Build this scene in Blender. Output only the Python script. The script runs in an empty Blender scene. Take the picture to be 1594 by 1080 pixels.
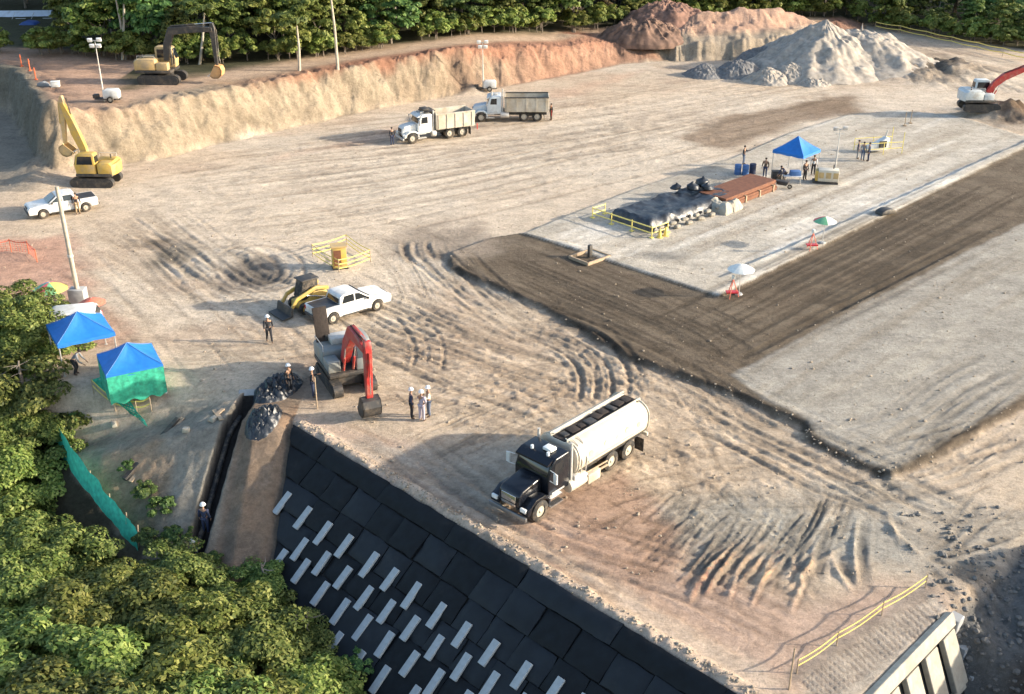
import bpy, bmesh, math, random
import numpy as np
from mathutils import Vector, Matrix
R = math.radians
random.seed(7); rng = np.random.default_rng(11)
sc = bpy.context.scene
COL = sc.collection
# ------------------------------------------------------------------ camera, sky, sun
CAM_H = 28.1; PITCH = 25.75; F = 1700.0
cd = bpy.data.cameras.new('camera'); cam = bpy.data.objects.new('camera', cd); COL.objects.link(cam)
cam.location = (0, 0, CAM_H); cam.rotation_euler = (R(90-PITCH), 0, 0)
cd.sensor_width = 36; cd.lens = F/1594*36; cd.clip_start = .5; cd.clip_end = 6000
sc.camera = cam
SUN_EL = 17.0; SUN_AZ = -3.0          # azimuth of the direction TO the sun, counted from +X towards +Y
w = bpy.data.worlds.new('World'); sc.world = w; w.use_nodes = True
nt = w.node_tree; bg = nt.nodes['Background']
sky = nt.nodes.new('ShaderNodeTexSky'); sky.sky_type = 'NISHITA'; sky.sun_disc = False
sky.sun_elevation = R(SUN_EL); sky.sun_rotation = R(90-SUN_AZ); sky.air_density = 1.0; sky.dust_density = 2.0; sky.ozone_density = 1.0
nt.links.new(sky.outputs[0], bg.inputs[0]); bg.inputs[1].default_value = 0.15
sd = bpy.data.lights.new('sun', 'SUN'); sd.energy = 3.6; sd.angle = R(1.0); sd.color = (1, .88, .72)
so = bpy.data.objects.new('sun', sd); COL.objects.link(so)
tosun = Vector((math.cos(R(SUN_EL))*math.cos(R(SUN_AZ)), math.cos(R(SUN_EL))*math.sin(R(SUN_AZ)), math.sin(R(SUN_EL))))
so.rotation_euler = tosun.to_track_quat('Z', 'Y').to_euler(); so.location = (60, 0, 60)
sc.view_settings.view_transform = 'Standard'; sc.view_settings.look = 'None'
sc.view_settings.exposure = 1.33; sc.view_settings.gamma = 1
# ------------------------------------------------------------------ pixel -> ground helper
cp, sp = math.cos(R(PITCH)), math.sin(R(PITCH))
def ray(px, py):
    u, v = (px-797)/F, (py-540)/F
    return u, cp - v*sp, -(sp + v*cp)
def G(px, py, z=0.0):
    """point of the horizontal plane z seen at photo position px, py"""
    x, y, d = ray(px, py); t = (CAM_H - z)/(-d)
    return Vector((x*t, y*t, z))
# ------------------------------------------------------------------ numpy noise
class Noise:
    def __init__(s, seed): s.t = np.random.default_rng(seed).random((256, 256))
    def one(s, x, y):
        xi = np.floor(x).astype(int); yi = np.floor(y).astype(int); fx = x-xi; fy = y-yi
        fx = fx*fx*(3-2*fx); fy = fy*fy*(3-2*fy); a = s.t
        g = lambda i, j: a[(xi+i) & 255, (yi+j) & 255]
        return (g(0,0)*(1-fx)+g(1,0)*fx)*(1-fy)+(g(0,1)*(1-fx)+g(1,1)*fx)*fy
    def __call__(s, x, y, sc_=1., o=4, gain=.5):
        x = np.asarray(x, float)/sc_; y = np.asarray(y, float)/sc_; r = 0; amp = 1; tot = 0
        c, q = .8, .6
        for _ in range(o):
            r = r + amp*s.one(x+13.7, y+5.1); tot += amp; amp *= gain
            x, y = (c*x-q*y)*2.03, (q*x+c*y)*2.03
        return r/tot*2-1
N1, N2, N3 = Noise(1), Noise(2), Noise(3)
def sm(e0, e1, x):
    t = np.clip((x-e0)/(e1-e0), 0, 1); return t*t*(3-2*t)
def seg_sdf(X, Y, P, closed=True):
    """distance to polyline; with closed, negative inside"""
    P = [(p[0], p[1]) for p in P]; n = len(P); d = np.full(X.shape, 1e9); ins = np.zeros(X.shape, bool)
    for i in range(n if closed else n-1):
        ax, ay = P[i]; bx, by = P[(i+1) % n]; dx, dy = bx-ax, by-ay; L = dx*dx+dy*dy+1e-9
        t = np.clip(((X-ax)*dx+(Y-ay)*dy)/L, 0, 1)
        d = np.minimum(d, np.hypot(X-ax-t*dx, Y-ay-t*dy))
        if closed:
            c = (ay > Y) != (by > Y)
            with np.errstate(all='ignore'): xx = (bx-ax)*(Y-ay)/((by-ay) if by != ay else 1e-9)+ax
            ins ^= c & (X < xx)
    return np.where(ins, -d, d) if closed else d
# ------------------------------------------------------------------ terrain height
CX, CY = 10.3, 27.5; Q = .70711; WS = .75
TOE = [G(150,262), G(200,254), G(260,244), G(330,224), G(400,208), G(480,192), G(600,166), G(700,149), G(800,131), G(900,113), G(965,99), G(1040,93)]
BANK = [(-1500,125), (-60,118.5), (-54,116.5), (-47,104), (-42.5,95.2), (-40,92.6)] + [(p.x, p.y) for p in TOE] + [(27,148), (40,152), (52,165), (60,200), (60,1500), (-1500,1500)]
HILL = [(17,147), (21,143.5), (30,144.5), (38,148), (44,153), (46,160), (38,164), (24,160), (15,153)]
PADA = [G(808,368), G(880,338), G(1000,291), G(1140,247), G(1230,208), G(1320,180), G(1400,173), G(1480,181), G(1600,215), G(1900,290), G(1900,100), G(1594,235), G(1118,468)]
PADA = PADA[:9] + [G(1750,250), G(1750,160), G(1594,235), G(1118,468)]
LAYER = [G(700,398), G(765,374), G(808,368), G(1118,440), G(1594,226), G(1900,60), G(1900,500), G(1594,632), G(1430,722), G(1385,743), G(1340,728), G(1290,704), G(1262,688), G(1252,664), G(1160,622), G(1110,604), G(985,560), G(850,482), G(705,420)]
PADB = [G(1140,590), G(1300,502), G(1594,352), G(1900,190), G(1900,480), G(1594,620), G(1428,716), G(1385,738), G(1340,722), G(1290,697), G(1266,682), G(1258,660), G(1190,628)]
def S2(P): return [(p[0], p[1]) for p in P]
PADA, LAYER, PADB = S2(PADA), S2(LAYER), S2(PADB)
def H(X, Y, fine=False):
    X = np.asarray(X, float); Y = np.asarray(Y, float)
    a = (-(X-CX)+(Y-CY))*Q; b = ((X-CX)+(Y-CY))*Q
    z = np.zeros(np.broadcast(X, Y).shape)+0.
    # slope under the black wall
    zw = np.minimum(0, WS*b)
    # slope below the second wall and the loose gravel slope
    zr = np.where(a < 0, a*2.2, 0); zr2 = np.where(a < 0, a*.62, 0)
    k = sm(9.2, 10.6, b + .5*N1(X, Y, 2.0)); zr = zr*(1-k)+zr2*k
    right = np.where(b > -1.2, zr, 0)
    east = sm(20.5, 29, X + (38-Y)*.25 + 1.2*N1(X, Y, 5.))*sm(42, 36, Y)*6.6
    z_e = np.minimum(zw, right)
    z_e = np.maximum(z_e, -10.5) + east*(a < 0)*sm(0, -2.5, a)
    # left side beyond the brown edge
    t = np.maximum(0, 49.4 - Y)
    zl = -.53*t - .30*np.maximum(0, -14.6-X)*sm(54, 51.5, Y)
    m = seg_sdf(X, Y, [(-40,66), (-28.5,56), (-24.3,49.2), (-21.3,45.5), (-18.3,41.4), (-16.5,36), (-16,20), (-1500,20), (-1500,66)])
    zl = zl - .75*np.maximum(0, -m-.2)
    zl = np.maximum(zl, -10.5)
    # trench
    tr = seg_sdf(X, Y, [(-14.25,52.2), (-14.9,46.5), (-15.35,42.2), (-15.6,37)], closed=False)
    zl = zl - .95*sm(.55, .30, tr)*sm(53, 51.5, Y)
    # brown ridge between the trench and the wall, raised to shade the grey slope
    zl = zl + .45*sm(1.4, .5, np.abs(X+12.6))*sm(52, 48, Y)*sm(36, 40, Y)
    z = np.where(X > -11.35, z_e, zl)
    # upper terrace
    d = -seg_sdf(X, Y, BANK) + .8*N2(X, Y, 3.5) + .35*N1(X, Y, 1.2)
    top = 4.3 - 2.3*sm(-8, 16, X) - 1.0*sm(20, 60, X)
    z = np.where(Y > 80, np.maximum(z, np.clip(d/(1.3+1.6*sm(-42, -38.5, X)), 0, 1)**.9*top*sm(90, 60, X*0+np.maximum(X, 60))), z)
    d = -seg_sdf(X, Y, HILL) + .9*N1(X, Y, 3.)
    hz = np.clip(d*2.2, 0, 2.0 + .5*N1(X, Y, 3.)) + np.clip((d-.9)*.40, 0, 3.6) + .5*N2(X, Y, 4.)*sm(1, 3, d)
    z = np.where((Y > 120) & (d > 0), np.maximum(z, hz), z)
    # slow rise of the far country
    z = z + np.maximum(0, Y-190)*.10 + np.maximum(0, np.abs(X)-150)*.05
    # compacted layers
    z = z + .26*sm(.30, -.12, seg_sdf(X, Y, LAYER) + .18*N1(X, Y, 1.1))
    z = z + .16*sm(.20, -.12, seg_sdf(X, Y, PADA) + .06*N1(X, Y, .9)) + .03*sm(.2, -.2, seg_sdf(X, Y, PADB))
    # dozed heaps and dips
    for px, py, r, h in ((1552,178,3.2,.9), (1590,186,3.6,1.1), (1445,108,6,.7), (1490,118,5,.9), (1420,120,4,.5), (726,141,1.8,.9), (1010,62,3.0,1.5), (1035,30,3,1.8),
                         (960,75,4,.9), (900,92,2.5,.5), (85,262,2.6,1.5), (60,285,2.2,.6), (395,432,2.0,-.25), (860,392,3,.08), (390,400,3,.12)):
        g = G(px, py); q = np.exp(-(((X-g.x)**2+(Y-g.y)**2)/(r*r)))
        z = z + h*q*(1+.7*N1(X, Y, 1.6))
    return z
def hz(x, y): return float(H(np.array([float(x)]), np.array([float(y)]))[0])
TOPF = None
TS = np.arange(25, 230, .6)
def on(px, py):
    """first point of the terrain met by the view line through px, py"""
    dx, dy, d = ray(px, py); X = dx*TS; Y = dy*TS; Z = CAM_H + d*TS
    if TOPF is None: i = int(np.argmax(Z <= H(X, Y))); f = hz
    else:
        f = TOPF; i = 0
        for i in range(int(np.argmax(Z < 13)), len(TS)):
            if Z[i] <= f(X[i], Y[i]): break
    t1 = TS[i]; t0 = t1-.6
    for _ in range(8):
        tm = (t0+t1)/2
        if CAM_H+d*tm <= f(dx*tm, dy*tm): t1 = tm
        else: t0 = tm
    return Vector((dx*t1, dy*t1, f(dx*t1, dy*t1)))
# ------------------------------------------------------------------ materials
def nodes(m): return m.node_tree.nodes, m.node_tree.links
def mat(name, col, rough=.6, metal=0., var=.12, scale=6., dirt=0., dirtcol=(.30,.24,.17), bump=0., spec=.5, coords='Object'):
    m = bpy.data.materials.new(name); m.use_nodes = True; N, L = nodes(m); b = N['Principled BSDF']
    b.inputs['Roughness'].default_value = rough; b.inputs['Metallic'].default_value = metal
    b.inputs['Specular IOR Level'].default_value = spec
    tc = N.new('ShaderNodeTexCoord'); no = N.new('ShaderNodeTexNoise'); no.inputs['Scale'].default_value = scale; no.inputs['Detail'].default_value = 5
    L.new(tc.outputs[coords], no.inputs['Vector'])
    hs = N.new('ShaderNodeMapRange'); hs.inputs[1].default_value = .25; hs.inputs[2].default_value = .75; hs.inputs[3].default_value = 1-var; hs.inputs[4].default_value = 1+var
    L.new(no.outputs['Fac'], hs.inputs[0])
    mu = N.new('ShaderNodeVectorMath'); mu.operation = 'SCALE'; mu.inputs[0].default_value = col[:3]; L.new(hs.outputs[0], mu.inputs['Scale'])
    out = mu.outputs[0]
    if dirt > 0:
        n2 = N.new('ShaderNodeTexNoise'); n2.inputs['Scale'].default_value = scale*.35; n2.inputs['Detail'].default_value = 7; n2.inputs['Roughness'].default_value = .7
        L.new(tc.outputs[coords], n2.inputs['Vector'])
        r2 = N.new('ShaderNodeMapRange'); r2.inputs[1].default_value = .62-dirt*.35; r2.inputs[2].default_value = .78-dirt*.2; r2.inputs[4].default_value = min(1, .45+dirt*.5)
        L.new(n2.outputs['Fac'], r2.inputs[0])
        mx = N.new('ShaderNodeMix'); mx.data_type = 'RGBA'; L.new(r2.outputs[0], mx.inputs['Factor']); L.new(out, mx.inputs['A']); mx.inputs['B'].default_value = (*dirtcol, 1)
        out = mx.outputs['Result']
    L.new(out, b.inputs['Base Color'])
    if bump > 0:
        bp = N.new('ShaderNodeBump'); bp.inputs['Strength'].default_value = bump; bp.inputs['Distance'].default_value = .05
        L.new(no.outputs['Fac'], bp.inputs['Height']); L.new(bp.outputs[0], b.inputs['Normal'])
    return m
M = {}
M['white'] = mat('white_paint', (.66,.66,.63), .35, dirt=.35, scale=3)
M['cream'] = mat('cream_tank_paint', (.56,.51,.41), .38, dirt=.25, scale=2.2, dirtcol=(.42,.35,.26))
M['bedgrey'] = mat('dump_bed_paint', (.52,.48,.40), .55, dirt=.7, scale=3, dirtcol=(.36,.29,.2))
M['navy'] = mat('dark_cab_paint', (.007,.009,.014), .25, dirt=.12, scale=4, dirtcol=(.09,.08,.07))
M['black'] = mat('black_rubber', (.018,.018,.018), .8, dirt=.45, scale=8, dirtcol=(.22,.17,.12))
M['dark'] = mat('dark_steel', (.035,.034,.033), .55, dirt=.4, scale=6, dirtcol=(.18,.14,.1))
M['rim'] = mat('wheel_rim_steel', (.5,.46,.38), .45, .2, dirt=.4)
M['chrome'] = mat('bright_metal', (.7,.7,.7), .2, .9)
M['glass'] = mat('dark_glass', (.012,.016,.02), .06, var=0, spec=.8)
M['cavity'] = mat('dark_load', (.03,.022,.018), .9, var=.3, bump=.5)
M['yellow'] = mat('machine_yellow', (.52,.34,.07), .55, dirt=.5, scale=4)
M['tanyellow'] = mat('dusty_machine_yellow', (.52,.36,.15), .55, dirt=.6, scale=4)
M['orangey'] = mat('worn_bucket_orange', (.55,.30,.12), .6, dirt=.4, scale=4)
M['red'] = mat('machine_red', (.42,.035,.03), .5, dirt=.4, scale=4)
M['darkgrey'] = mat('machine_dusty_grey', (.20,.225,.225), .5, dirt=.4, scale=4)
M['lightgrey'] = mat('machine_light_grey', (.55,.58,.57), .4, dirt=.3, scale=4)
M['lamp'] = mat('lamp_lens', (.8,.8,.76), .15, var=.02)
M['ltred'] = mat('tail_lamp_red', (.5,.02,.02), .2, var=.02)
M['blue'] = mat('tent_blue_fabric', (.012,.16,.50), .6, var=.12, scale=2.5, bump=.3)
M['teal'] = mat('green_netting', (.03,.33,.21), .75, var=.42, scale=4.5, bump=.4)
M['teal2'] = mat('bright_green_netting', (.05,.50,.33), .75, var=.3, scale=4, bump=.4)
M['skin'] = mat('skin', (.33,.19,.12), .55, var=.05)
M['helmet'] = mat('white_helmet_plastic', (.8,.8,.78), .3, var=.03)
M['hair'] = mat('dark_hair', (.02,.014,.01), .7)
for k, c in dict(c_black=(.018,.019,.024), c_navy=(.03,.04,.08), c_lilac=(.42,.38,.44), c_cream=(.72,.70,.55), c_denim=(.10,.13,.19), c_khaki=(.30,.22,.13), c_white=(.62,.62,.62), c_brown=(.1,.065,.045), c_blue=(.06,.14,.32), c_grey=(.2,.21,.22)).items():
    M[k] = mat('cloth_'+k[2:], c, .85, var=.15, scale=12)
M['wood'] = mat('weathered_wood', (.36,.27,.18), .8, var=.25, scale=5, bump=.2)
M['galv'] = mat('galvanised_pole', (.52,.50,.46), .5, .1, dirt=.2)
M['concrete'] = mat('grey_concrete', (.34,.345,.34), .85, var=.18, scale=3, bump=.25)
M['paleconc'] = mat('pale_cast_concrete', (.40,.37,.30), .85, var=.22, scale=3, bump=.4, dirt=.6, dirtcol=(.3,.26,.2))
M['geo'] = mat('black_geotextile', (.0045,.0065,.0085), .75, spec=.3, var=.5, scale=2.2, bump=.5, dirt=.12, dirtcol=(.03,.028,.026))
M['geo2'] = mat('black_geotextile_faded', (.0075,.0105,.014), .65, spec=.35, var=.4, scale=1.4, bump=.5, dirt=.18, dirtcol=(.035,.034,.032))
M['pad'] = mat('anchor_pad_concrete', (.35,.375,.38), .8, var=.12, scale=6, bump=.2)
M['tarp'] = mat('black_plastic_tarp', (.022,.027,.035), .42, var=.5, scale=3, bump=.8, dirt=.15, dirtcol=(.16,.15,.14))
M['rust'] = mat('rusty_steel', (.16,.062,.03), .75, var=.3, scale=4, bump=.2)
M['tape'] = mat('yellow_tape', (.72,.60,.16), .5, var=.1)
M['orange'] = mat('safety_orange', (.62,.14,.05), .6, var=.15)
M['mesh_red'] = mat('red_mesh', (.6,.16,.10), .7, var=.3, scale=8)
M['u_green'] = mat('umbrella_green', (.16,.42,.22), .6); M['u_red'] = mat('umbrella_red', (.62,.12,.12), .6)
M['u_yellow'] = mat('umbrella_yellow', (.65,.5,.12), .6); M['u_white'] = mat('umbrella_white', (.72,.72,.66), .6); M['u_violet'] = mat('umbrella_violet', (.28,.22,.5), .6)
M['roofm'] = mat('pale_roof_sheet', (.60,.66,.72), .4, dirt=.3, scale=1.5)
M['bluetarp'] = mat('blue_tarpaulin', (.02,.07,.25), .5, bump=.3)
M['plaster'] = mat('white_plaster', (.6,.6,.57), .8, dirt=.3, scale=1.5)
M['stone'] = mat('grey_stone', (.15,.14,.125), .9, var=.25, scale=5, bump=.3)

def ground_mat():
    m = bpy.data.materials.new('site_soil'); m.use_nodes = True; N, L = nodes(m); b = N['Principled BSDF']
    b.inputs['Roughness'].default_value = .95; b.inputs['Specular IOR Level'].default_value = .15
    at = N.new('ShaderNodeAttribute'); at.attribute_name = 'Col'
    g = N.new('ShaderNodeNewGeometry')
    def noise(s, d=6, r=.6, stretch=None):
        n = N.new('ShaderNodeTexNoise'); n.inputs['Scale'].default_value = s; n.inputs['Detail'].default_value = d; n.inputs['Roughness'].default_value = r
        if stretch:
            mp = N.new('ShaderNodeMapping'); mp.inputs['Rotation'].default_value = (0,0,stretch[0]); mp.inputs['Scale'].default_value = (stretch[1], 1, 1)
            L.new(g.outputs['Position'], mp.inputs[0]); L.new(mp.outputs[0], n.inputs['Vector'])
        else: L.new(g.outputs['Position'], n.inputs['Vector'])
        return n.outputs['Fac']
    def mr(x, a, b_, c, d):
        r = N.new('ShaderNodeMapRange'); 
        for i, q in enumerate((a, b_, c, d)): r.inputs[i+1].default_value = q
        L.new(x, r.inputs[0]); return r.outputs[0]
    def mul(x, y):
        q = N.new('ShaderNodeMath'); q.operation = 'MULTIPLY'; L.new(x, q.inputs[0]); L.new(y, q.inputs[1]); return q.outputs[0]
    n1 = noise(.5, 8, .65); n2 = noise(4.5, 9, .85); n3 = noise(.9, 6, .65, (R(25), .28)); n4 = noise(1.6, 10, .82)
    f = mul(mul(mr(n1, .3, .7, .84, 1.14), mr(n2, .34, .66, .74, 1.26)), mul(mr(n3, .3, .7, .88, 1.12), mr(n4, .40, .52, .80, 1.05)))
    v = N.new('ShaderNodeVectorMath'); v.operation = 'SCALE'; L.new(at.outputs['Color'], v.inputs[0]); L.new(f, v.inputs['Scale'])
    L.new(v.outputs[0], b.inputs['Base Color'])
    bp = N.new('ShaderNodeBump'); bp.inputs['Strength'].default_value = .9; bp.inputs['Distance'].default_value = .15
    ad = N.new('ShaderNodeMath'); ad.operation = 'ADD'; L.new(n2, ad.inputs[0]); L.new(n3, ad.inputs[1])
    L.new(ad.outputs[0], bp.inputs['Height']); L.new(bp.outputs[0], b.inputs['Normal'])
    return m
M['ground'] = ground_mat()
def leaf_mat(name, c1, c2, c3):
    m = bpy.data.materials.new(name); m.use_nodes = True; N, L = nodes(m); b = N['Principled BSDF']; out = N['Material Output']
    g = N.new('ShaderNodeNewGeometry'); oi = N.new('ShaderNodeObjectInfo')
    ra = N.new('ShaderNodeValToRGB'); e = ra.color_ramp.elements; e[0].color = (*c1, 1); e[1].color = (*c3, 1); k = ra.color_ramp.elements.new(.55); k.color = (*c2, 1)
    L.new(g.outputs['Random Per Island'], ra.inputs[0])
    hv = N.new('ShaderNodeHueSaturation'); L.new(ra.outputs[0], hv.inputs['Color'])
    a = N.new('ShaderNodeMapRange'); a.inputs[3].default_value = .475; a.inputs[4].default_value = .52; L.new(oi.outputs['Random'], a.inputs[0]); L.new(a.outputs[0], hv.inputs['Hue'])
    a = N.new('ShaderNodeMapRange'); a.inputs[3].default_value = .7; a.inputs[4].default_value = 1.3; L.new(oi.outputs['Random'], a.inputs[0]); L.new(a.outputs[0], hv.inputs['Value'])
    L.new(hv.outputs[0], b.inputs['Base Color']); b.inputs['Roughness'].default_value = .6; b.inputs['Specular IOR Level'].default_value = .3
    t = N.new('ShaderNodeBsdfTranslucent'); L.new(hv.outputs[0], t.inputs[0]); mx = N.new('ShaderNodeMixShader'); mx.inputs[0].default_value = .3
    L.new(b.outputs[0], mx.inputs[1]); L.new(t.outputs[0], mx.inputs[2]); L.new(mx.outputs[0], out.inputs[0])
    return m
M['leafA'] = leaf_mat('olive_leaves', (.045,.08,.018), (.13,.175,.038), (.29,.32,.09))
M['leafB'] = leaf_mat('deep_green_leaves', (.035,.075,.026), (.08,.155,.04), (.19,.27,.07))
M['leafC'] = leaf_mat('yellow_green_leaves', (.07,.11,.022), (.18,.22,.045), (.33,.35,.10))
M['leafDry'] = leaf_mat('dry_leaves', (.08,.06,.03), (.16,.12,.06), (.26,.2,.11))
M['bark'] = mat('bark', (.20,.165,.13), .9, var=.3, scale=3, bump=.3)
M['barkpale'] = mat('pale_bark', (.42,.37,.29), .85, var=.25, scale=3, bump=.2)
# ------------------------------------------------------------------ mesh builder
class MB:
    def __init__(s): s.v = []; s.f = []
    def add(s, vs, fs, T=None):
        k = len(s.v)
        if T is not None: vs = [T @ Vector(v) for v in vs]
        s.v += [tuple(v) for v in vs]; s.f += [tuple(i+k for i in f) for f in fs]; return s
    def box(s, c, d, T=None, rz=0, ry=0, rx=0, top=1., topy=None):
        hx, hy, hz_ = d[0]/2, d[1]/2, d[2]/2; ty = top if topy is None else topy
        vs = [(-hx,-hy,-hz_), (hx,-hy,-hz_), (hx,hy,-hz_), (-hx,hy,-hz_), (-hx*top,-hy*ty,hz_), (hx*top,-hy*ty,hz_), (hx*top,hy*ty,hz_), (-hx*top,hy*ty,hz_)]
        A = Matrix.Translation(c) @ Matrix.Rotation(rz,4,'Z') @ Matrix.Rotation(ry,4,'Y') @ Matrix.Rotation(rx,4,'X')
        if T is not None: A = T @ A
        return s.add(vs, [(3,2,1,0), (4,5,6,7), (0,1,5,4), (1,2,6,5), (2,3,7,6), (3,0,4,7)], A)
    def prism(s, prof, y0, y1, T=None, inset=None):
        """profile of (x,z) points extruded from y0 to y1; inset: (cx,cz,factor) shrinks nothing when None"""
        n = len(prof); vs = [(p[0], y0, p[1]) for p in prof] + [(p[0], y1, p[1]) for p in prof]
        fs = [tuple(range(n)), tuple(range(2*n-1, n-1, -1))] + [(i, n+i, n+(i+1) % n, (i+1) % n) for i in range(n)]
        return s.add(vs, fs, T)
    def cyl(s, p, q, r, r2=None, n=12, cap=True):
        p, q = Vector(p), Vector(q); r2 = r if r2 is None else r2; d = q-p
        if d.length < 1e-6: return s
        M_ = d.to_track_quat('Z', 'Y').to_matrix()
        vs = []
        for o, rr in ((p, r), (q, r2)):
            for i in range(n): a = 2*math.pi*i/n; vs.append(o + M_ @ Vector((rr*math.cos(a), rr*math.sin(a), 0)))
        fs = [(i, (i+1) % n, n+(i+1) % n, n+i) for i in range(n)]
        if cap: fs += [tuple(range(n-1,-1,-1)), tuple(range(n, 2*n))]
        return s.add(vs, fs)
    def tube(s, pts, r, n=6):
        for a, b in zip(pts, pts[1:]): s.cyl(a, b, r, n=n)
        return s
    def lathe(s, prof, n=20, T=None):
        """prof of (r, z) about Z"""
        vs = []; m = len(prof)
        for i in range(n):
            a = 2*math.pi*i/n
            for r_, z in prof: vs.append((r_*math.cos(a), r_*math.sin(a), z))
        fs = [(i*m+j, ((i+1) % n)*m+j, ((i+1) % n)*m+j+1, i*m+j+1) for i in range(n) for j in range(m-1)]
        return s.add(vs, fs, T)
    def build(s, name, m, parent=None, bevel=0, seg=2, smooth=False, loc=None):
        me = bpy.data.meshes.new(name); bm = bmesh.new()
        bv = [bm.verts.new(v) for v in s.v]
        for f in s.f:
            try: bm.faces.new([bv[i] for i in f])
            except ValueError: pass
        bmesh.ops.remove_doubles(bm, verts=bm.verts, dist=1e-4)
        bmesh.ops.recalc_face_normals(bm, faces=bm.faces)
        if bevel:
            es = [e for e in bm.edges if len(e.link_faces) == 2 and e.calc_face_angle(0) > R(28)]
            bmesh.ops.bevel(bm, geom=es, offset=bevel, segments=seg, affect='EDGES', clamp_overlap=True, profile=.5)
        bm.to_mesh(me); bm.free()
        if smooth or bevel:
            for p in me.polygons: p.use_smooth = True
            try: me.set_sharp_from_angle(angle=R(38))
            except Exception: pass
        me.materials.append(m); o = bpy.data.objects.new(name, me); COL.objects.link(o)
        if parent: o.parent = parent
        if loc is not None: o.location = loc
        return o
def tag(o, label=None, cat=None, group=None, kind=None):
    if label: o['label'] = label
    if cat: o['category'] = cat
    if group: o['group'] = group
    if kind: o['kind'] = kind
    return o
def empty(name, loc, rz=0, label=None, cat=None, group=None):
    o = bpy.data.objects.new(name, None); COL.objects.link(o); o.location = loc; o.rotation_euler = (0,0,rz); o.empty_display_size = .3
    return tag(o, label, cat, group)
def dup(o, loc=None, rz=None, label=None, parent=None, scale=None):
    c = o.copy(); COL.objects.link(c); c.parent = parent
    if loc is not None: c.location = loc
    if rz is not None: c.rotation_euler = (0,0,rz)
    if scale is not None: c.scale = scale
    if label: c['label'] = label
    for ch in list(o.children): dup(ch, parent=c)
    return c
# ================================================================== GROUND
def axis(segs):
    out = [segs[0][0]]
    for a, b, s0, s1 in segs:
        x = a
        while x < b - 1e-6:
            t = (x-a)/(b-a); x += s0+(s1-s0)*t; out.append(min(x, b))
    return np.array(sorted(set(np.round(out, 4))))
XS = axis([(-1500,-150,150,40), (-150,-75,6,1), (-75,-38,.6,.28), (-38,-20,.22,.13), (-20,24,.105,.105), (24,50,.17,.28), (50,80,.3,.9), (80,150,1.5,8), (150,1500,40,150)])
YS = axis([(-60,18,8,1), (18,27,.5,.2), (27,58,.10,.13), (58,90,.16,.22), (90,150,.22,.38), (150,200,.8,3), (200,1500,8,150)])
GX, GY = np.meshgrid(XS, YS)
GZ = H(GX, GY)
A_ = (-(GX-CX)+(GY-CY))*Q; B_ = ((GX-CX)+(GY-CY))*Q
C3 = np.zeros(GX.shape+(3,))
def paint(mask, c, jitter=0.):
    global C3
    mk = np.clip(mask, 0, 1)[..., None]; C3[:] = C3*(1-mk) + np.array(c)*mk
def pmask(P, soft=.3, wob=.4, ws=1.5):
    return sm(soft, -soft, seg_sdf(GX, GY, P) + wob*N3(GX, GY, ws))
paint(np.ones(GX.shape), (.50,.40,.295))
paint(.85*sm(-.25,.45, N1(GX, GY*1.6, 14.)), (.54,.465,.37))
paint(.7*sm(-.1,.5, N2(GX, GY*1.5, 6.)), (.44,.34,.25))
paint(sm(62, 50, GY)*.55, (.47,.37,.27))
paint(.5*sm(.0,.5, N3(GX*.5+GY*.4, GY-GX*.3, 3.)), (.52,.43,.325))
# haul road, paler
paint(.6*pmask(S2([G(170,300), G(420,235), G(800,195), G(1100,140), G(1400,140), G(1594,160), G(1594,178), G(1400,170), G(1120,240), G(800,365), G(620,470), G(300,420)]), 3, 2, 6), (.56,.48,.38))
# pinkish soil by the edge of the walls
paint(.9*pmask(S2([G(450,650), G(640,690), G(780,800), G(880,760), G(1000,880), G(1240,935), G(1440,895), G(1490,960), G(1150,1110), G(700,800)]), 1., .8, 2), (.47,.335,.255))
paint(.8*pmask(S2([G(455,652), G(600,700), G(760,790), G(1040,960), G(1220,1060), G(1150,1110), G(690,800)]), .5, .4, 2), (.56,.45,.345))
paint(.9*pmask(S2([G(860,760), G(960,740), G(1060,800), G(1130,850), G(1010,900), G(900,850)]), .6, .7, 1.), (.37,.25,.18))
paint(.8*pmask(S2([G(560,690), G(880,690), G(770,800), G(700,770)]), .9, .7, 1.5), (.36,.32,.26))  # tanker's cast shadow painted grey into the soil colour
paint(.8*pmask(S2([G(-60,372), G(110,368), G(150,470), G(190,540), G(70,560), G(-60,480)]), 1.5, 1.2, 2), (.42,.24,.17))
paint(.5*pmask(S2([G(560,225), G(900,150), G(1000,110), G(700,175), G(420,250)]), 1.5, 1.2, 2), (.46,.30,.21))
# grey washed silt at the right
paint(.75*pmask(S2([G(1380,745), G(1594,800), G(1640,830), G(1440,920), G(1380,880), G(1250,850), G(1120,800), G(1000,770)]), .9, .9, 1.5), (.37,.33,.27))
TER = S2([G(1232,1046), G(1436,912), G(1484,956), G(1290,1120)])
paint(.9*pmask(TER, .25, .3, .8), (.47,.405,.33))
paint(.7*sm(.5,.1,np.abs(seg_sdf(GX, GY, S2([G(1236,1052), G(1446,915)]), closed=False)+.25*N1(GX,GY,.7))), (.25,.20,.165))  # shadow band of the tape barrier painted into the ground
paint(.85*pmask(S2([G(1030,790), G(1130,770), G(1250,800), G(1390,800), G(1420,870), G(1330,860), G(1230,880), G(1150,850), G(1090,880), G(1050,840)]), .8, .9, 1.), (.35,.325,.275))
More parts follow.
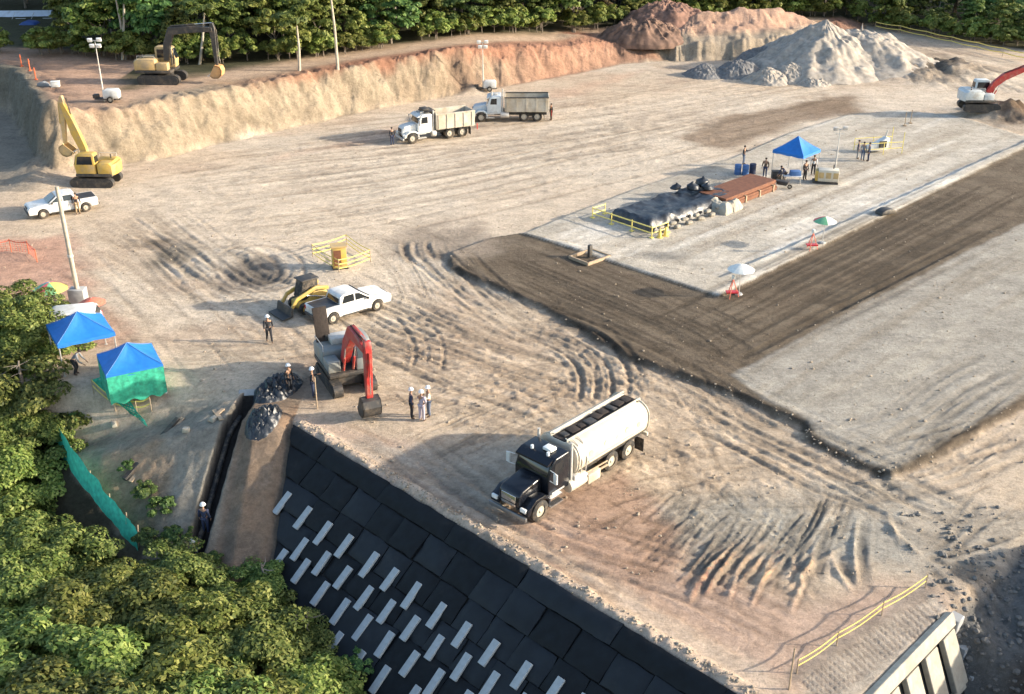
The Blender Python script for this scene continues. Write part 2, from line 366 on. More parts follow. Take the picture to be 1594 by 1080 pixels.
# layered fill
paint(pmask(LAYER, .12, .15, 1.), (.135,.106,.076))
paint(.5*pmask(LAYER, .12, .15, 1.)*sm(-.2,.5, N1((GX+GY)*.7, (GX-GY)*.12, 1.2)), (.185,.15,.11))
paint(sm(.5, .05, np.abs(seg_sdf(GX, GY, LAYER))+.2*N1(GX, GY, 1.))*.85, (.075,.06,.045))  # shadow line at the foot of the raised layer, painted dark
paint(pmask(PADB, .25, .2, 1.), (.335,.31,.265))
ux, uy = (G(1594,235)-G(1118,468)).normalized().xy
SL = GX*ux+GY*uy; ST = -GX*uy+GY*ux
paint(.6*pmask(PADB, .2)*sm(0,.5, N1(SL*.12, ST*1.3, 1.)), (.27,.235,.185))
paint(.5*pmask(PADB, .2)*sm(.1,.5, N2(SL*.1, ST, 1.3)), (.41,.37,.30))
padm = pmask(PADA, .08, .08, .8)
paint(padm, (.46,.415,.345))
paint(.8*padm*sm(.0,.5, N2(SL*.09, ST*.8, 1.)), (.62,.58,.51))
paint(.6*padm*sm(.05,.5, N3(SL*.2, ST, 1.8)), (.36,.315,.25))
paint(padm*.5*sm(4.5, 0, np.abs(seg_sdf(GX, GY, S2([G(1180,462), G(1594,250)]), closed=False)-1.5))*sm(-.3,.3, N2(SL*.15, ST, 2.)), (.64,.61,.55))
for px, py, r in ((1040,402,1.0), (1020,400,.7)):
    g = G(px, py); paint(.7*np.exp(-(((GX-g.x)/1.6)**2+((GY-g.y)/.8)**2)), (.2,.19,.17))
# top right soils
paint(.85*pmask(S2([G(1130,180), G(1330,150), G(1330,172), G(1240,190), G(1130,235), G(1060,215)]), 1.2, 1.5, 3), (.22,.16,.11))
for px, py, r, c in ((1450,108,5,(.10,.085,.07)), (1500,112,5,(.11,.095,.08)), (1410,105,3.5,(.17,.14,.11)), (1560,175,4.5,(.14,.095,.06)), (1594,185,5,(.13,.09,.06)), (1290,165,5,(.22,.16,.11)),
                     (395,425,3.0,(.19,.165,.14)), (270,395,2.2,(.22,.19,.15)), (240,380,1.6,(.25,.2,.15)), (640,385,1.4,(.27,.24,.2)), (500,585,3,(.30,.22,.16)), (700,380,5,(.28,.23,.18))):
    g = G(px, py); paint(.9*sm(1.2, .3, np.hypot(GX-g.x, (GY-g.y)*.9)/r + .5*N1(GX, GY, 1.6)), c)
# banks and terrace
bd = -seg_sdf(GX, GY, BANK)
onb = (GY > 80)*sm(-.5, .6, bd)
paint(onb, (.42,.31,.22))
face = (GY > 80)*sm(-.8, .3, bd+.5*N1(GX, GY, 2.))*sm(6.5, 4.0, bd)
hf = np.clip(bd/4., 0, 1)
paint(face, (.285,.232,.165))
paint(face*.7*sm(-.2,.4, N2(GX, GY, 4.)), (.255,.195,.135))
paint(face*sm(-33, -18, GX+2*N1(GX, GY, 4.))*sm(.52-.2*sm(-20,5,GX),.80-.1*sm(-20,5,GX), hf+.22*N1(GX, GY, 2.)), (.27,.14,.09))
paint(face*.8*sm(-10, 6, GX+2*N1(GX, GY, 4.)), (.30,.165,.11))
paint(face*sm(-40.5, -43, GX), (.17,.155,.12))  # shade of the left pit face painted into its colour
paint((GY > 88)*sm(-38, -42, GX)*sm(.5, -.5, bd)*(GY<120), (.27,.23,.18))  # pit floor painted darker too, for the terrace's shade
paint(.6*(GY > 95)*sm(1.5, 3.5, bd)*sm(-28,-45, GX), (.42,.25,.17))
hd = -seg_sdf(GX, GY, HILL)
paint((GY > 120)*sm(-1.2, .2, hd+.5*N1(GX, GY, 2.)), (.33,.27,.20))
paint((GY > 120)*sm(2.0, 4, hd+1.2*N1(GX, GY, 3.)), (.40,.26,.185))
for px, py, r, c in ((1010,60,6,(.17,.10,.075)), (1035,25,6,(.20,.12,.09)), (960,78,5,(.22,.15,.11)), (900,85,3,(.25,.12,.08)), (725,140,2.2,(.19,.13,.09))):
    g = G(px, py); paint(.85*sm(1.2, .4, np.hypot(GX-g.x, GY-g.y)/r+.5*N1(GX, GY, 1.6)), c)
# forest floor
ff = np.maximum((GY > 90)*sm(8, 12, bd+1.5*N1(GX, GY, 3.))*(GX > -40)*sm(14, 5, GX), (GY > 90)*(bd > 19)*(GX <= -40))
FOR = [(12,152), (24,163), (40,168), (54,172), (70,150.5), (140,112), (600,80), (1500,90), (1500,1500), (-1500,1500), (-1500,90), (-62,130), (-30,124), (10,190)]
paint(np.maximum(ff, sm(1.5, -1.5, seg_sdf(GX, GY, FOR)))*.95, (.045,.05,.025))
# left slopes
lm = (GX < -11.3)*(GY < 66)
paint(lm*sm(52.6, 51.4, GY+.6*N1(GX, GY, 2.)), (.275,.25,.205))
paint(lm*sm(52.6, 51.4, GY)*.5*sm(0,.4,N3(GX,GY,1.6)), (.20,.18,.145))
paint(lm*sm(-24,-22,-np.abs(GX+22))*0, (.2,.2,.2))
paint(lm*.9*sm(-14.5,-14.0, GX)*sm(54, 50.5, GY), (.23,.165,.115))
paint(lm*.8*sm(-14.2,-13.6, GX)*sm(54, 50.5, GY)*sm(-.1,.5, N2(GX, GY, 1.3)), (.30,.20,.13))
g = G(160,690); paint(lm*.85*sm(1.3,.5, np.hypot((GX-g.x)/3.0, (GY-g.y)/2.6)+.35*N1(GX, GY, 1.)), (.34,.235,.15))
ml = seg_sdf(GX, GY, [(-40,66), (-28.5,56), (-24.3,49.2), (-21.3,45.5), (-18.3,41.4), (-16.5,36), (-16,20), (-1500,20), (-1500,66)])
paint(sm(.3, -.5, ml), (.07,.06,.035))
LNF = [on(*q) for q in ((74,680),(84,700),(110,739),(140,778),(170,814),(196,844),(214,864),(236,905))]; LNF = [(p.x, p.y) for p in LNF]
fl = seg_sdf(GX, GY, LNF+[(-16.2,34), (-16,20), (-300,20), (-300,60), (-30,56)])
paint(sm(.35, -.1, fl+.3*N1(GX, GY, 1.))*lm, (.055,.048,.03))  # dark soil of the hollow by the fence, its shade painted in
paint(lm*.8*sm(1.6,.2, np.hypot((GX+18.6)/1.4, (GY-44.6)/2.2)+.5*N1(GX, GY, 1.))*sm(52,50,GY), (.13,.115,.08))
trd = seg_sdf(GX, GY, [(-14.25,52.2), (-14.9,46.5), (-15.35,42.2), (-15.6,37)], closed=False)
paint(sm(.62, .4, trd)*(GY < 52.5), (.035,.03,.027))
# under the walls
wz = (B_ < -.05)*(GX > -11.35)*sm(.3, -.3, B_)
paint(wz*(A_ > -.5), (.03,.028,.025))
es = (A_ < 0)*(B_ > -1.5)
paint(es*sm(0, -.8, A_+.3*N1(GX, GY, 1.)), (.15,.147,.138))  # grey gravel, painted darker to deepen the slope's shade
paint(es*sm(-1.8, -4, A_+1.5*N1(GX, GY, 3.)), (.075,.055,.04))  # brown earth painted near black for the embankment's shade
paint(es*sm(8.6, 7.8, B_)*sm(-.3, -.6, A_), (.09,.075,.055))
# ---- fine relief
work = sm(90, 70, np.abs(GX))*sm(175, 150, GY)
rough = 1-.85*pmask(LAYER, .2)
rough = rough*(1-.0*padm)
GZ += work*rough*(.036*N1(GX, GY, 1.0, 6, .74) + .05*N2(GX, GY, 5.))
SB = (GX+GY)*Q; TB = (-GX+GY)*Q
gro = face*sm(.05,.3, hf)*sm(1.25,.8, bd/4.3)
GZ += gro*(.34*N1(SB*1.0, TB*.16, .75, 4, .7) + .30*N2(SB*1.3+TB*.4, TB*.5, .8, 4, .7))
C3 *= (1 + (gro*.30*N1(SB*1.0, TB*.16, .75, 3, .6)))[..., None]
hg = (GY > 120)*sm(-.2, .4, hd)*sm(1.6, .9, hd)
GZ += hg*.6*N1(GX, GY*.1, .8, 3, .6)
ef = es*sm(0, -1, A_)
GZ += ef*(.35*N1(GX, GY, .9, 4, .65))
lf = lm*sm(52.5, 51, GY)*sm(.7, 1.2, trd)
GZ += lf*.09*N1(GX, GY, .8, 4, .6)
# windrow lip along the edge of the wall
lip = sm(.5, .1, np.abs(B_-.35))*(A_ > 0)*(A_ < 31); GZ += .14*lip*(1+N2(GX, GY, .5)*1.3)
lip = sm(.45, .1, np.abs(seg_sdf(GX, GY, LAYER)-.15)); GZ += .05*lip*(.3+N2(GX, GY, .7))
# clods in the churned patches
def clods(P, amp, size, wob=.6):
    global GZ
    m = pmask(P, .8, wob, 2); n = N3(GX, GY, size, 3, .6); GZ += m*.5*amp*np.maximum(0, n)**1.3; 
    C3[:] *= (1-m*.18*np.clip(-n*2, 0, 1))[..., None]
clods(S2([G(640,590), G(1000,580), G(1240,690), G(1380,760), G(1100,850), G(960,740), G(740,680)]), .28, .75)
clods(S2([G(600,500), G(900,480), G(1000,580), G(640,600)]), .16, .6)
clods(S2([G(180,300), G(420,270), G(420,400), G(200,380)]), .16, .9)
clods(S2([G(860,160), G(1160,150), G(1100,250), G(800,330)]), .12, .9)
# ---- tracks and ruts
RUT = .26
CB = C3.copy()
def stroke(P, wid, dep, colf=None, cw=.6, lobes=True, fade=1.5, ridge=False):
    """P world polyline; groove of half width wid and depth dep"""
    P = np.array([(p[0], p[1]) for p in P], float); mg = wid*3.2+.1
    i0, i1 = np.searchsorted(XS, [P[:,0].min()-mg, P[:,0].max()+mg]); j0, j1 = np.searchsorted(YS, [P[:,1].min()-mg, P[:,1].max()+mg])
    if i1-i0 < 2 or j1-j0 < 2: return
    X = GX[j0:j1, i0:i1]; Y = GY[j0:j1, i0:i1]; d = np.full(X.shape, 1e9); al = np.zeros(X.shape); s = 0
    for (ax, ay), (bx, by) in zip(P, P[1:]):
        dx, dy = bx-ax, by-ay; L = math.hypot(dx, dy)+1e-9; t = np.clip(((X-ax)*dx+(Y-ay)*dy)/(L*L), 0, 1)
        q = np.hypot(X-ax-t*dx, Y-ay-t*dy); k = q < d; d = np.where(k, q, d); al = np.where(k, s+t*L, al); s += L
    fa = sm(0, fade, al)*sm(0, fade, s-al)*(1+.35*N2(X, Y, 1.1))
    c = np.exp(-(d/wid)**2)*fa*(1+.55*N1(X, Y, .34, 2))
    if ridge: GZ[j0:j1, i0:i1] += .46*dep*c
    else:
        e = np.exp(-((d-1.55*wid)/(.5*wid))**2)*fa if lobes else 0
        GZ[j0:j1, i0:i1] += RUT*dep*(-c + .55*e)
    if colf is not None:
        k = np.clip(c*cw, 0, 1)[..., None]; C3[j0:j1, i0:i1] = C3[j0:j1, i0:i1]*(1-k*(1-np.array(colf)))
def smooth(P, k=3):
    P = [np.array(p[:2], float) for p in P]
    for _ in range(k):
        Q_ = [P[0]]
        for a, b in zip(P, P[1:]): Q_ += [a*.75+b*.25, a*.25+b*.75]
        P = Q_+[P[-1]]
    return P
def offset(P, o):
    out = []
    for i, p in enumerate(P):
        a = P[max(0, i-1)]; b = P[min(len(P)-1, i+1)]; t = b-a; n = np.array([-t[1], t[0]])/(np.hypot(*t)+1e-9); out.append(p+n*o)
    return out
def flow(pts, spread, n, dep=.05, wid=(.10,.24), part=(.3,.9), colf=(.72,.70,.68), pair=1.9, seed=0):
    r = random.Random(seed); base = smooth([G(*p) for p in pts])
    L = len(base)
    for _ in range(n):
        o = r.uniform(-spread, spread); f = r.uniform(*part); s = r.uniform(0, 1-f); i0, i1 = int(s*L), max(int(s*L)+3, int((s+f)*L))
        seg = base[i0:i1+1]; wd = r.uniform(*wid); dp = dep*r.uniform(.5, 1.3); k = r.uniform(.2, .8)
        bend = r.uniform(-.9, .9)
        for q in ((0, pair) if pair and r.random() < .7 else (0,)):
            P = offset(seg, o+q); m = len(P); P = [p + np.array([0, bend*math.sin(math.pi*i/max(1, m-1))]) for i, p in enumerate(P)]
            cf = colf if r.random() < .7 else (1.12,1.12,1.12)
            stroke(P, wd, dp, cf, k)
flow([(180,330),(260,395),(330,445),(420,480)], 4, 30, .07, seed=1, wid=(.08,.18))
flow([(205,365),(250,400),(290,440),(330,470)], 1.5, 9, .12, seed=2, wid=(.1,.22), colf=(.5,.5,.5))
flow([(330,395),(365,400),(380,430),(460,450)], 1.5, 9, .12, seed=3, wid=(.15,.3), colf=(.5,.5,.5))
flow([(650,400),(690,450),(760,510),(860,560)], 2.6, 16, .08, seed=4, wid=(.08,.2))
flow([(632,380),(645,402),(690,440),(770,490)], .8, 5, .12, seed=5, wid=(.12,.25), colf=(.6,.6,.6))
flow([(480,440),(600,500),(740,560),(870,600),(930,650)], 4, 28, .09, seed=6)
flow([(560,470),(640,500),(700,530)], 2.5, 14, .14, seed=7, wid=(.12,.22), colf=(.6,.58,.55))
flow([(780,510),(860,520),(915,560),(930,620)], 1.2, 10, .16, seed=8, wid=(.14,.26), colf=(.6,.6,.6))
flow([(800,480),(950,540),(1100,620),(1240,700)], 2.5, 14, .08, seed=9)
for i, (y0, y1) in enumerate(((330,150),(300,130),(270,120),(360,170),(250,110),(230,125))):
    flow([(300,y0+10),(600,y0-25),(900,(y0+y1)/2),(1300,y1)], 5, 14, .07, seed=20+i, wid=(.14,.34), part=(.1,.5))
flow([(200,300),(500,255),(760,240),(1000,210)], 6, 26, .07, seed=31, wid=(.15,.35), part=(.1,.4), colf=(.62,.6,.58))
flow([(100,380),(200,420),(300,520),(360,600)], 4, 14, .08, seed=32)
flow([(250,560),(420,555),(560,545),(760,560)], 2.5, 12, .06, seed=33)
flow([(1000,575),(1140,660),(1280,730),(1400,790),(1500,830)], 1.3, 10, .10, seed=34, colf=(.55,.55,.55))
flow([(1330,735),(1410,780),(1470,800)], .8, 5, .20, seed=35, wid=(.2,.4), colf=(.5,.5,.5))
flow([(1300,760),(1420,740),(1600,680)], 2.5, 16, .09, seed=36)
flow([(1420,730),(1520,650),(1620,590)], 2, 14, .09, seed=37)
flow([(500,668),(700,775),(1000,950),(1180,1060)], 1.1, 12, .04, seed=38, pair=0, colf=(.8,.75,.7))
flow([(600,690),(800,840),(1050,900),(1250,1010)], 2.5, 18, .06, seed=39)
flow([(640,660),(800,620),(1000,640),(1200,740)], 4, 22, .10, seed=40, part=(.1,.4))
flow([(1400,100),(1480,120),(1560,150)], 4, 10, .15, seed=41, wid=(.2,.4), colf=(.5,.5,.5))
flow([(1360,60),(1480,90),(1640,130)], 3, 12, .06, seed=42, wid=(.2,.4))
for i, g_ in enumerate(([(480,470),(620,560),(800,620),(960,690)],[(620,700),(760,640),(900,590),(1000,600)],[(880,860),(980,790),(1150,760),(1350,760)],[(500,620),(640,600),(820,640),(1060,740)],[(960,560),(1000,640),(1040,720),(1060,800)],
        [(1060,700),(1160,730),(1240,790),(1330,860)],[(640,720),(760,760),(900,850),(1060,900)],[(420,380),(560,360),(640,400),(680,480)],[(300,480),(420,500),(600,560),(700,640)],[(1400,760),(1480,780),(1540,760),(1600,720)])):
    flow(g_, 4.5, 34, .055, seed=70+i, wid=(.06,.11), part=(.1,.45), pair=.32 if i % 2 else 1.8, colf=(.68,.66,.63))
for i in range(9):   # curved wheel ruts beside the organic heaps
    x = 1400+i*9; stroke(smooth([G(x-8,82), G(x+8,95), G(x+2,112), G(x+26,134)]), .3, .22, (.42,.4,.38), .9)
# long marks on the brown band and the pads
def par(p0, p1, n, spread0, dep, wid, colf, seed, cw=.8):
    r = random.Random(seed); a, b = G(*p0), G(*p1); a = np.array(a[:2]); b = np.array(b[:2]); t = (b-a)/np.hypot(*(b-a)); nn = np.array([-t[1], t[0]])
    for _ in range(n):
        o = r.uniform(0, spread0); s0 = r.uniform(0, .35); s1 = r.uniform(.65, 1); P = [a+(b-a)*(s0+(s1-s0)*k/6)+nn*(o+r.uniform(-.05,.05)) for k in range(7)]
        stroke(P, r.uniform(*wid), dep*r.uniform(.4, 1.2), colf, cw*r.uniform(.5, 1))
par((720,416), (1100,592), 26, 7.5, .06, (.08,.16), (.45,.43,.40), 50)
par((960,480), (1130,570), 10, 5, .05, (.08,.14), (.5,.48,.45), 51)
par((1130,575), (1620,300), 30, 7.0, .06, (.09,.2), (.45,.43,.40), 52)
par((1130,585), (1620,330), 4, 1.5, .16, (.2,.3), (.35,.33,.3), 53)
par((1030,510), (1140,590), 6, 3, .06, (.1,.2), (.4,.4,.4), 54)
par((1180,640), (1620,400), 26, 8, .02, (.15,.3), (.82,.8,.78), 55, .6)
par((1120,462), (1620,235), 30, 11, .015, (.12,.35), (.82,.8,.78), 56, .7)
par((1120,462), (1620,235), 22, 8, .01, (.15,.4), (1.18,1.2,1.22), 57, .8)
for g_, w__, d__ in (([(370,405),(385,395),(420,400),(440,420),(420,440),(385,435),(365,415)],.22,.14),([(205,365),(235,375),(270,400),(300,430),(330,440)],.2,.14),([(630,372),(628,395),(650,415)],.25,.2),
    ([(820,515),(870,522),(915,545),(935,585),(925,625)],.17,.2),([(800,520),(850,535),(895,560),(908,590),(900,630)],.15,.2),([(500,480),(560,520),(610,545)],.13,.15),([(440,560),(520,540),(600,560),(660,590),(720,600)],.13,.12),([(600,480),(625,500),(650,540),(640,580)],.13,.14),([(1060,660),(1150,700),(1250,760),(1380,800)],.16,.15)):
    P = smooth([G(*q) for q in g_]); stroke(P, w__, d__*1.6, (.6,.57,.54), .9); stroke(offset(P, .75), w__*.7, d__, (1.2,1.2,1.2), .8); stroke(offset(P, 1.7), w__*.8, d__*1.3, (.65,.62,.6), .8)
# fan of tracks and pushed mud
r = random.Random(5)
for i in range(170):
    u = r.random(); x0 = 1050+270*u+r.uniform(-15,15); y0 = 770+55*math.sin(u*3.1)+r.uniform(-25,30); L_ = r.uniform(30,110); an = R(128+r.uniform(-13,13)-20*(u-.5))
    P = smooth([G(x0,y0), G(x0+L_*.5*math.cos(an)+r.uniform(-5,5), y0+L_*.5*math.sin(an)), G(x0+L_*math.cos(an), y0+L_*math.sin(an))], 2)
    stroke(P, r.uniform(.06,.10), r.uniform(.03,.10), (.60,.58,.56) if i % 3 else (1.25,1.22,1.18), .85, lobes=True, fade=.5)
for i in range(34):
    u = r.random(); x0 = 1105+170*u; y0 = 850+r.uniform(-18,25); L_ = r.uniform(45,105); an = R(127+r.uniform(-14,10))
    P = smooth([G(x0,y0), G(x0+L_*.5*math.cos(an)+r.uniform(-8,8), y0+L_*.5*math.sin(an)), G(x0+L_*math.cos(an), y0+L_*math.sin(an))], 2)
    stroke(P, r.uniform(.06,.12), r.uniform(.10,.2), (1.25,1.18,1.12), .8, ridge=True, fade=.7)
    stroke(offset(P, r.uniform(.15,.25)), r.uniform(.06,.10), r.uniform(.05,.12), (.55,.50,.48), .85, lobes=False, fade=.6)
for (x0,y0,x1,y1) in ((1238,850,1280,935),(1287,838,1276,925),(1302,850,1350,935),(1348,800,1350,928),(1344,830,1352,900),(1306,868,1338,915)):
    P = smooth([G(x0,y0), G((x0+x1)/2-9,(y0+y1)/2), G(x1,y1)], 2)
    stroke(P, .20, .10, (.52,.53,.55), .95, lobes=True, fade=1.6); stroke(offset(P, -.34), .08, .12, (1.3,1.25,1.2), .8, ridge=True, fade=1.2)
for (x0,y0,x1,y1) in ((1325,845,1230,905),(1370,800,1440,870),(1380,790,1410,860),(1205,845,1245,880)):
    stroke(smooth([G(x0,y0), G((x0+x1)/2-7,(y0+y1)/2), G(x1,y1)], 2), .11, .14, (1.1,1.05,1.0), .8, ridge=True, fade=1.)
for i in range(40):   # fan of gullies on the silt at the right
    x0 = 1440+r.uniform(-20,30); y0 = 868+r.uniform(-14,14); an = r.uniform(-.9, 1.0); L_ = r.uniform(60,170)
    stroke(smooth([on(x0,y0), on(x0+L_*.5*math.cos(an), min(1075,y0+L_*.4*math.sin(an))), on(min(1590,x0+L_*math.cos(an)), min(1078,y0+L_*math.sin(an)+10))], 2), r.uniform(.08,.2), r.uniform(.05,.14), (.7,.7,.7), .8)
for i in range(26):   # ribbed terrace along the second wall
    t = i/26; p = G(1240+200*t, 1052-128*t); q = G(1290+190*t, 1100-140*t); stroke([p, q], .08, .10, (.62,.58,.56), .9, fade=.3)
C3 = np.clip(C3, CB*.60, CB*1.22)
# ---- mesh
ny, nx = GX.shape
me = bpy.data.meshes.new('ground'); co = np.stack([GX, GY, GZ], -1).reshape(-1, 3).astype(np.float32)
idx = np.arange(nx*ny).reshape(ny, nx)
fq = np.stack([idx[:-1,:-1], idx[:-1,1:], idx[1:,1:], idx[1:,:-1]], -1).reshape(-1, 4)
me.vertices.add(len(co)); me.vertices.foreach_set('co', co.ravel())
me.loops.add(fq.size); me.loops.foreach_set('vertex_index', fq.ravel().astype(np.int32))
me.polygons.add(len(fq)); me.polygons.foreach_set('loop_start', np.arange(0, fq.size, 4, dtype=np.int32)); me.polygons.foreach_set('loop_total', np.full(len(fq), 4, np.int32))
me.polygons.foreach_set('use_smooth', np.ones(len(fq), bool))
me.update(calc_edges=True)
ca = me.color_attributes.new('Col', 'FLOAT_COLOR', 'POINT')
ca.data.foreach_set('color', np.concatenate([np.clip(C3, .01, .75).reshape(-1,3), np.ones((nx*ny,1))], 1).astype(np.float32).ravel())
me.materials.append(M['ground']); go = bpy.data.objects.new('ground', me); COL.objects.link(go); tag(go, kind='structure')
def top(x, y):
    """height of the finished ground mesh"""
    i = int(np.clip(np.searchsorted(XS, x)-1, 0, nx-2)); j = int(np.clip(np.searchsorted(YS, y)-1, 0, ny-2))
    fx = (x-XS[i])/(XS[i+1]-XS[i]); fy = (y-YS[j])/(YS[j+1]-YS[j])
    return float((GZ[j,i]*(1-fx)+GZ[j,i+1]*fx)*(1-fy)+(GZ[j+1,i]*(1-fx)+GZ[j+1,i+1]*fx)*fy)
TOPF = top
def at(px, py): return on(px, py)
# ================================================================== WALLS
def W1(a, s, h=0.):
    return Vector((CX-Q*a-Q*.8*s-Q*.6*h, CY+Q*a-Q*.8*s-Q*.6*h, -.6*s+.8*h))
def w1px(px, py, h=.12):
    dx, dy, d = ray(px, py); n = Vector((-Q*.6, -Q*.6, .8)); o = Vector((0,0,CAM_H)); k = Vector((dx, dy, d)); p0 = W1(0, 0, h)
    t = (p0-o).dot(n)/k.dot(n); p = o+k*t - p0
    a = p.dot(Vector((-Q, Q, 0))); s = p.dot(Vector((-Q*.8, -Q*.8, -.6))); return a, s
wall = empty('retaining_wall', W1(15, 0), 0, 'sloping retaining wall faced in black geotextile with rows of pale concrete pads', 'retaining wall')
W0 = Matrix.Translation(-W1(15, 0))
def panel(a0, a1, s0, s1, h, amp, seed, m, name='geotextile_panel'):
    na, ns = max(2, int((a1-a0)/.22)), max(2, int((s1-s0)/.22)); vs = []; fs = []
    for i in range(ns+1):
        for j in range(na+1):
            a = a0+(a1-a0)*j/na; s = s0+(s1-s0)*i/ns
            amax = 30.45-.8*s; a = min(a, amax)
            e = min(1, min(i, ns-i)/1.0)*min(1, min(j, na-j)/1.0)
            k = float(N1(np.array([a+seed*3.1]), np.array([s+seed*1.7]), 1.1)[0])
            wob = .07*float(N2(np.array([a*1.+seed]), np.array([s*1.]), .6)[0])
            vs.append(W0 @ W1(a + wob*(1-e), s+wob*(1-e), h + amp*k + .03*math.sin(a*5+k*6)*abs(k) + .09*e))
    for i in range(ns):
        for j in range(na): q = i*(na+1)+j; fs.append((q, q+na+1, q+na+2, q+1))
    # skirt down to the backing
    k0 = len(vs); bd_ = [j for j in range(na+1)] + [i*(na+1)+na for i in range(1, ns+1)] + [ns*(na+1)+j for j in range(na-1, -1, -1)] + [i*(na+1) for i in range(ns-1, 0, -1)]
    n_ = Vector((-Q*.6, -Q*.6, .8))
    for q in bd_: vs.append(vs[q]-n_*(.12+amp))
    for i in range(len(bd_)): j = (i+1) % len(bd_); fs.append((bd_[i], bd_[j], k0+j, k0+i))
    mb = MB(); mb.add(vs, fs); return mb.build(name, m, wall, smooth=True)
rr = random.Random(3)
rows = [(.0, 1.0), (1.0, 2.4), (2.4, 3.8), (3.8, 5.2), (5.2, 8.6), (8.6, 12.2), (12.2, 16)]
for ri, (s0, s1) in enumerate(rows):
    a = -6+rr.uniform(0, 1.2); wd = (4.5, 1.7, 1.75, 1.8, 3.2, 3.8, 4.6)[ri]
    while a < 30.45-.8*s0-.4:
        a1 = a+wd*rr.uniform(.9, 1.12)
        if a1 > 30.45-.8*s1-.8: a1 = 30.45-.8*s0
        panel(a+.02, a1-.02, s0+.02, s1-.02, .05+.07*rr.random() if ri else .10, .06, rr.random()*50, M['geo'] if rr.random() < .6 else M['geo2'])
        a = a1
# concrete pads
A1 = [(441,784),(473,807),(504,831),(537,851),(576,880),(608,903),(642,928),(681,959),(720,989),(763,1017),(813,1052),(862,1078)]
B1 = [(436,873),(468,856),(502,878),(535,900),(568,932),(603,953),(640,979),(678,1009),(719,1039),(763,1068)]
C1 = [(470,890),(500,925),(531,953),(566,978),(600,1004),(639,1034),(677,1064)]
D1 = [(593,1059),(556,1032),(522,1003)]
padmb = MB().box((0,0,0), (.36, 1.18, .14)); pd0 = None
for px, py in A1+B1+C1+D1+[(900,1105),(810,1102),(722,1097),(640,1090)]:
    a, s = w1px(px, py)
    if pd0 is None: pd0 = padmb.build('anchor_pad', M['pad'], wall, bevel=.02, seg=1); o = pd0
    else: o = dup(pd0, parent=wall)
    ex = Vector((-Q, Q, 0)); ey = Vector((Q*.8, Q*.8, .6)); ez = ex.cross(ey); 
    if ez.z < 0: ex = -ex; ez = ex.cross(ey)
    mt = Matrix((ex, ey, ez)).transposed().to_4x4(); tw = rr.uniform(-.03,.03)
    mt = mt @ Matrix.Rotation(tw, 4, 'Z'); mt.translation = (W0 @ W1(a, s, .20)); o.matrix_local = mt
    o.scale = (1, 1+rr.uniform(-.06, .1), 1)
# second wall
TH = math.atan(2.2); CT, ST_ = math.cos(TH), math.sin(TH)
def W2(b, s, h=0.): return Vector((CX+Q*b+Q*CT*s+Q*ST_*h, CY+Q*b-Q*CT*s-Q*ST_*h, -ST_*s+CT*h))
w2 = empty('retaining_wall', W2(6, 0), 0, 'sunlit retaining wall of pale concrete ribs under a cap beam at the bottom right corner', 'retaining wall')
T2 = Matrix.Translation(-W2(6, 0))
ex = Vector((Q, Q, 0)); ey = Vector((-Q*CT, Q*CT, ST_)); ez = ex.cross(ey)
BW = Matrix((ex, ey, ez)).transposed().to_4x4()
def w2box(b, s, h, db, ds, dh, name, m, tw=0):
    o = MB().box((0,0,0), (db, ds, dh)).build(name, m, w2, bevel=.03, seg=1); mt = BW @ Matrix.Rotation(tw,4,'Z'); mt.translation = T2 @ W2(b, s, h); o.matrix_local = mt; return o
o = MB().box((0,0,0), (10.6, .55, .35)).build('cap_beam', M['paleconc'], w2, bevel=.04, seg=1); mt = BW.copy(); mt.translation = T2 @ W2(4.3, .28, .18); o.matrix_local = mt
w2box(4.3, 4.2, .05, 10.4, 7.2, .10, 'earth_backing', M['geo'])
for i in range(7):
    w2box(8.9-1.5*i, 1.75, .22, .98, 2.3, .26, 'concrete_rib', M['paleconc'], .03*math.sin(i*5))
    w2box(8.2-1.5*i, 4.35, .22, .98, 2.5, .26, 'concrete_rib', M['paleconc'], .03*math.sin(i*3))
w2box(4.2, 3.02, .16, 10.2, .22, .22, 'tie_beam', M['paleconc'])
for i in range(4):   # stepped blocks closing the end of the wall
    p = T2 @ W2(9.85, .62+i*1.2, -.35); MB().box((0,0,0), (.55, 1.3, 1.12), rz=R(45), rx=R(4)).build('end_block', M['concrete'], w2, bevel=.04, seg=1, loc=p)
# ================================================================== MACHINES
def poly_arm(pts, th):
    """closed outline around a bent centre line; th = thickness at each point"""
    up, dn = [], []
    for i, p in enumerate(pts):
        a = Vector(pts[max(0, i-1)]); b = Vector(pts[min(len(pts)-1, i+1)]); t = (b-a).normalized(); n = Vector((-t.y, t.x))
        up.append(tuple(Vector(p)+n*th[i]/2)); dn.append(tuple(Vector(p)-n*th[i]/2))
    return up + dn[::-1]
def wheel(parent, x, y, z, r, w_, name='wheel', rim='rim', dual=False):
    """wheel axis along Y; y sign tells the outer side"""
    s = 1 if y > 0 else -1
    e = empty(name, (x, y, z)); e.parent = parent
    T = Matrix.Rotation(R(90), 4, 'X')
    prof = [(r*.55, -w_/2), (r*.9, -w_/2), (r, -w_*.36), (r, w_*.36), (r*.9, w_/2), (r*.55, w_/2)]
    t = MB().lathe(prof, 22, T)
    if dual: t.lathe([(a, b+s*(w_+.04)) for a, b in prof], 22, T)
    t.build('tyre', M['black'], e, smooth=True)
    rm = MB().cyl((0, -s*w_*.1, 0), (0, s*w_*.34, 0), r*.56, r*.56, 16).cyl((0, s*w_*.3, 0), (0, s*w_*.52, 0), r*.2, r*.15, 10); rm.build('rim', M[rim], e, bevel=.01, seg=1)
    return e
M['bumper'] = mat('dull_steel_bumper', (.22,.23,.24), .35, .6, dirt=.3)
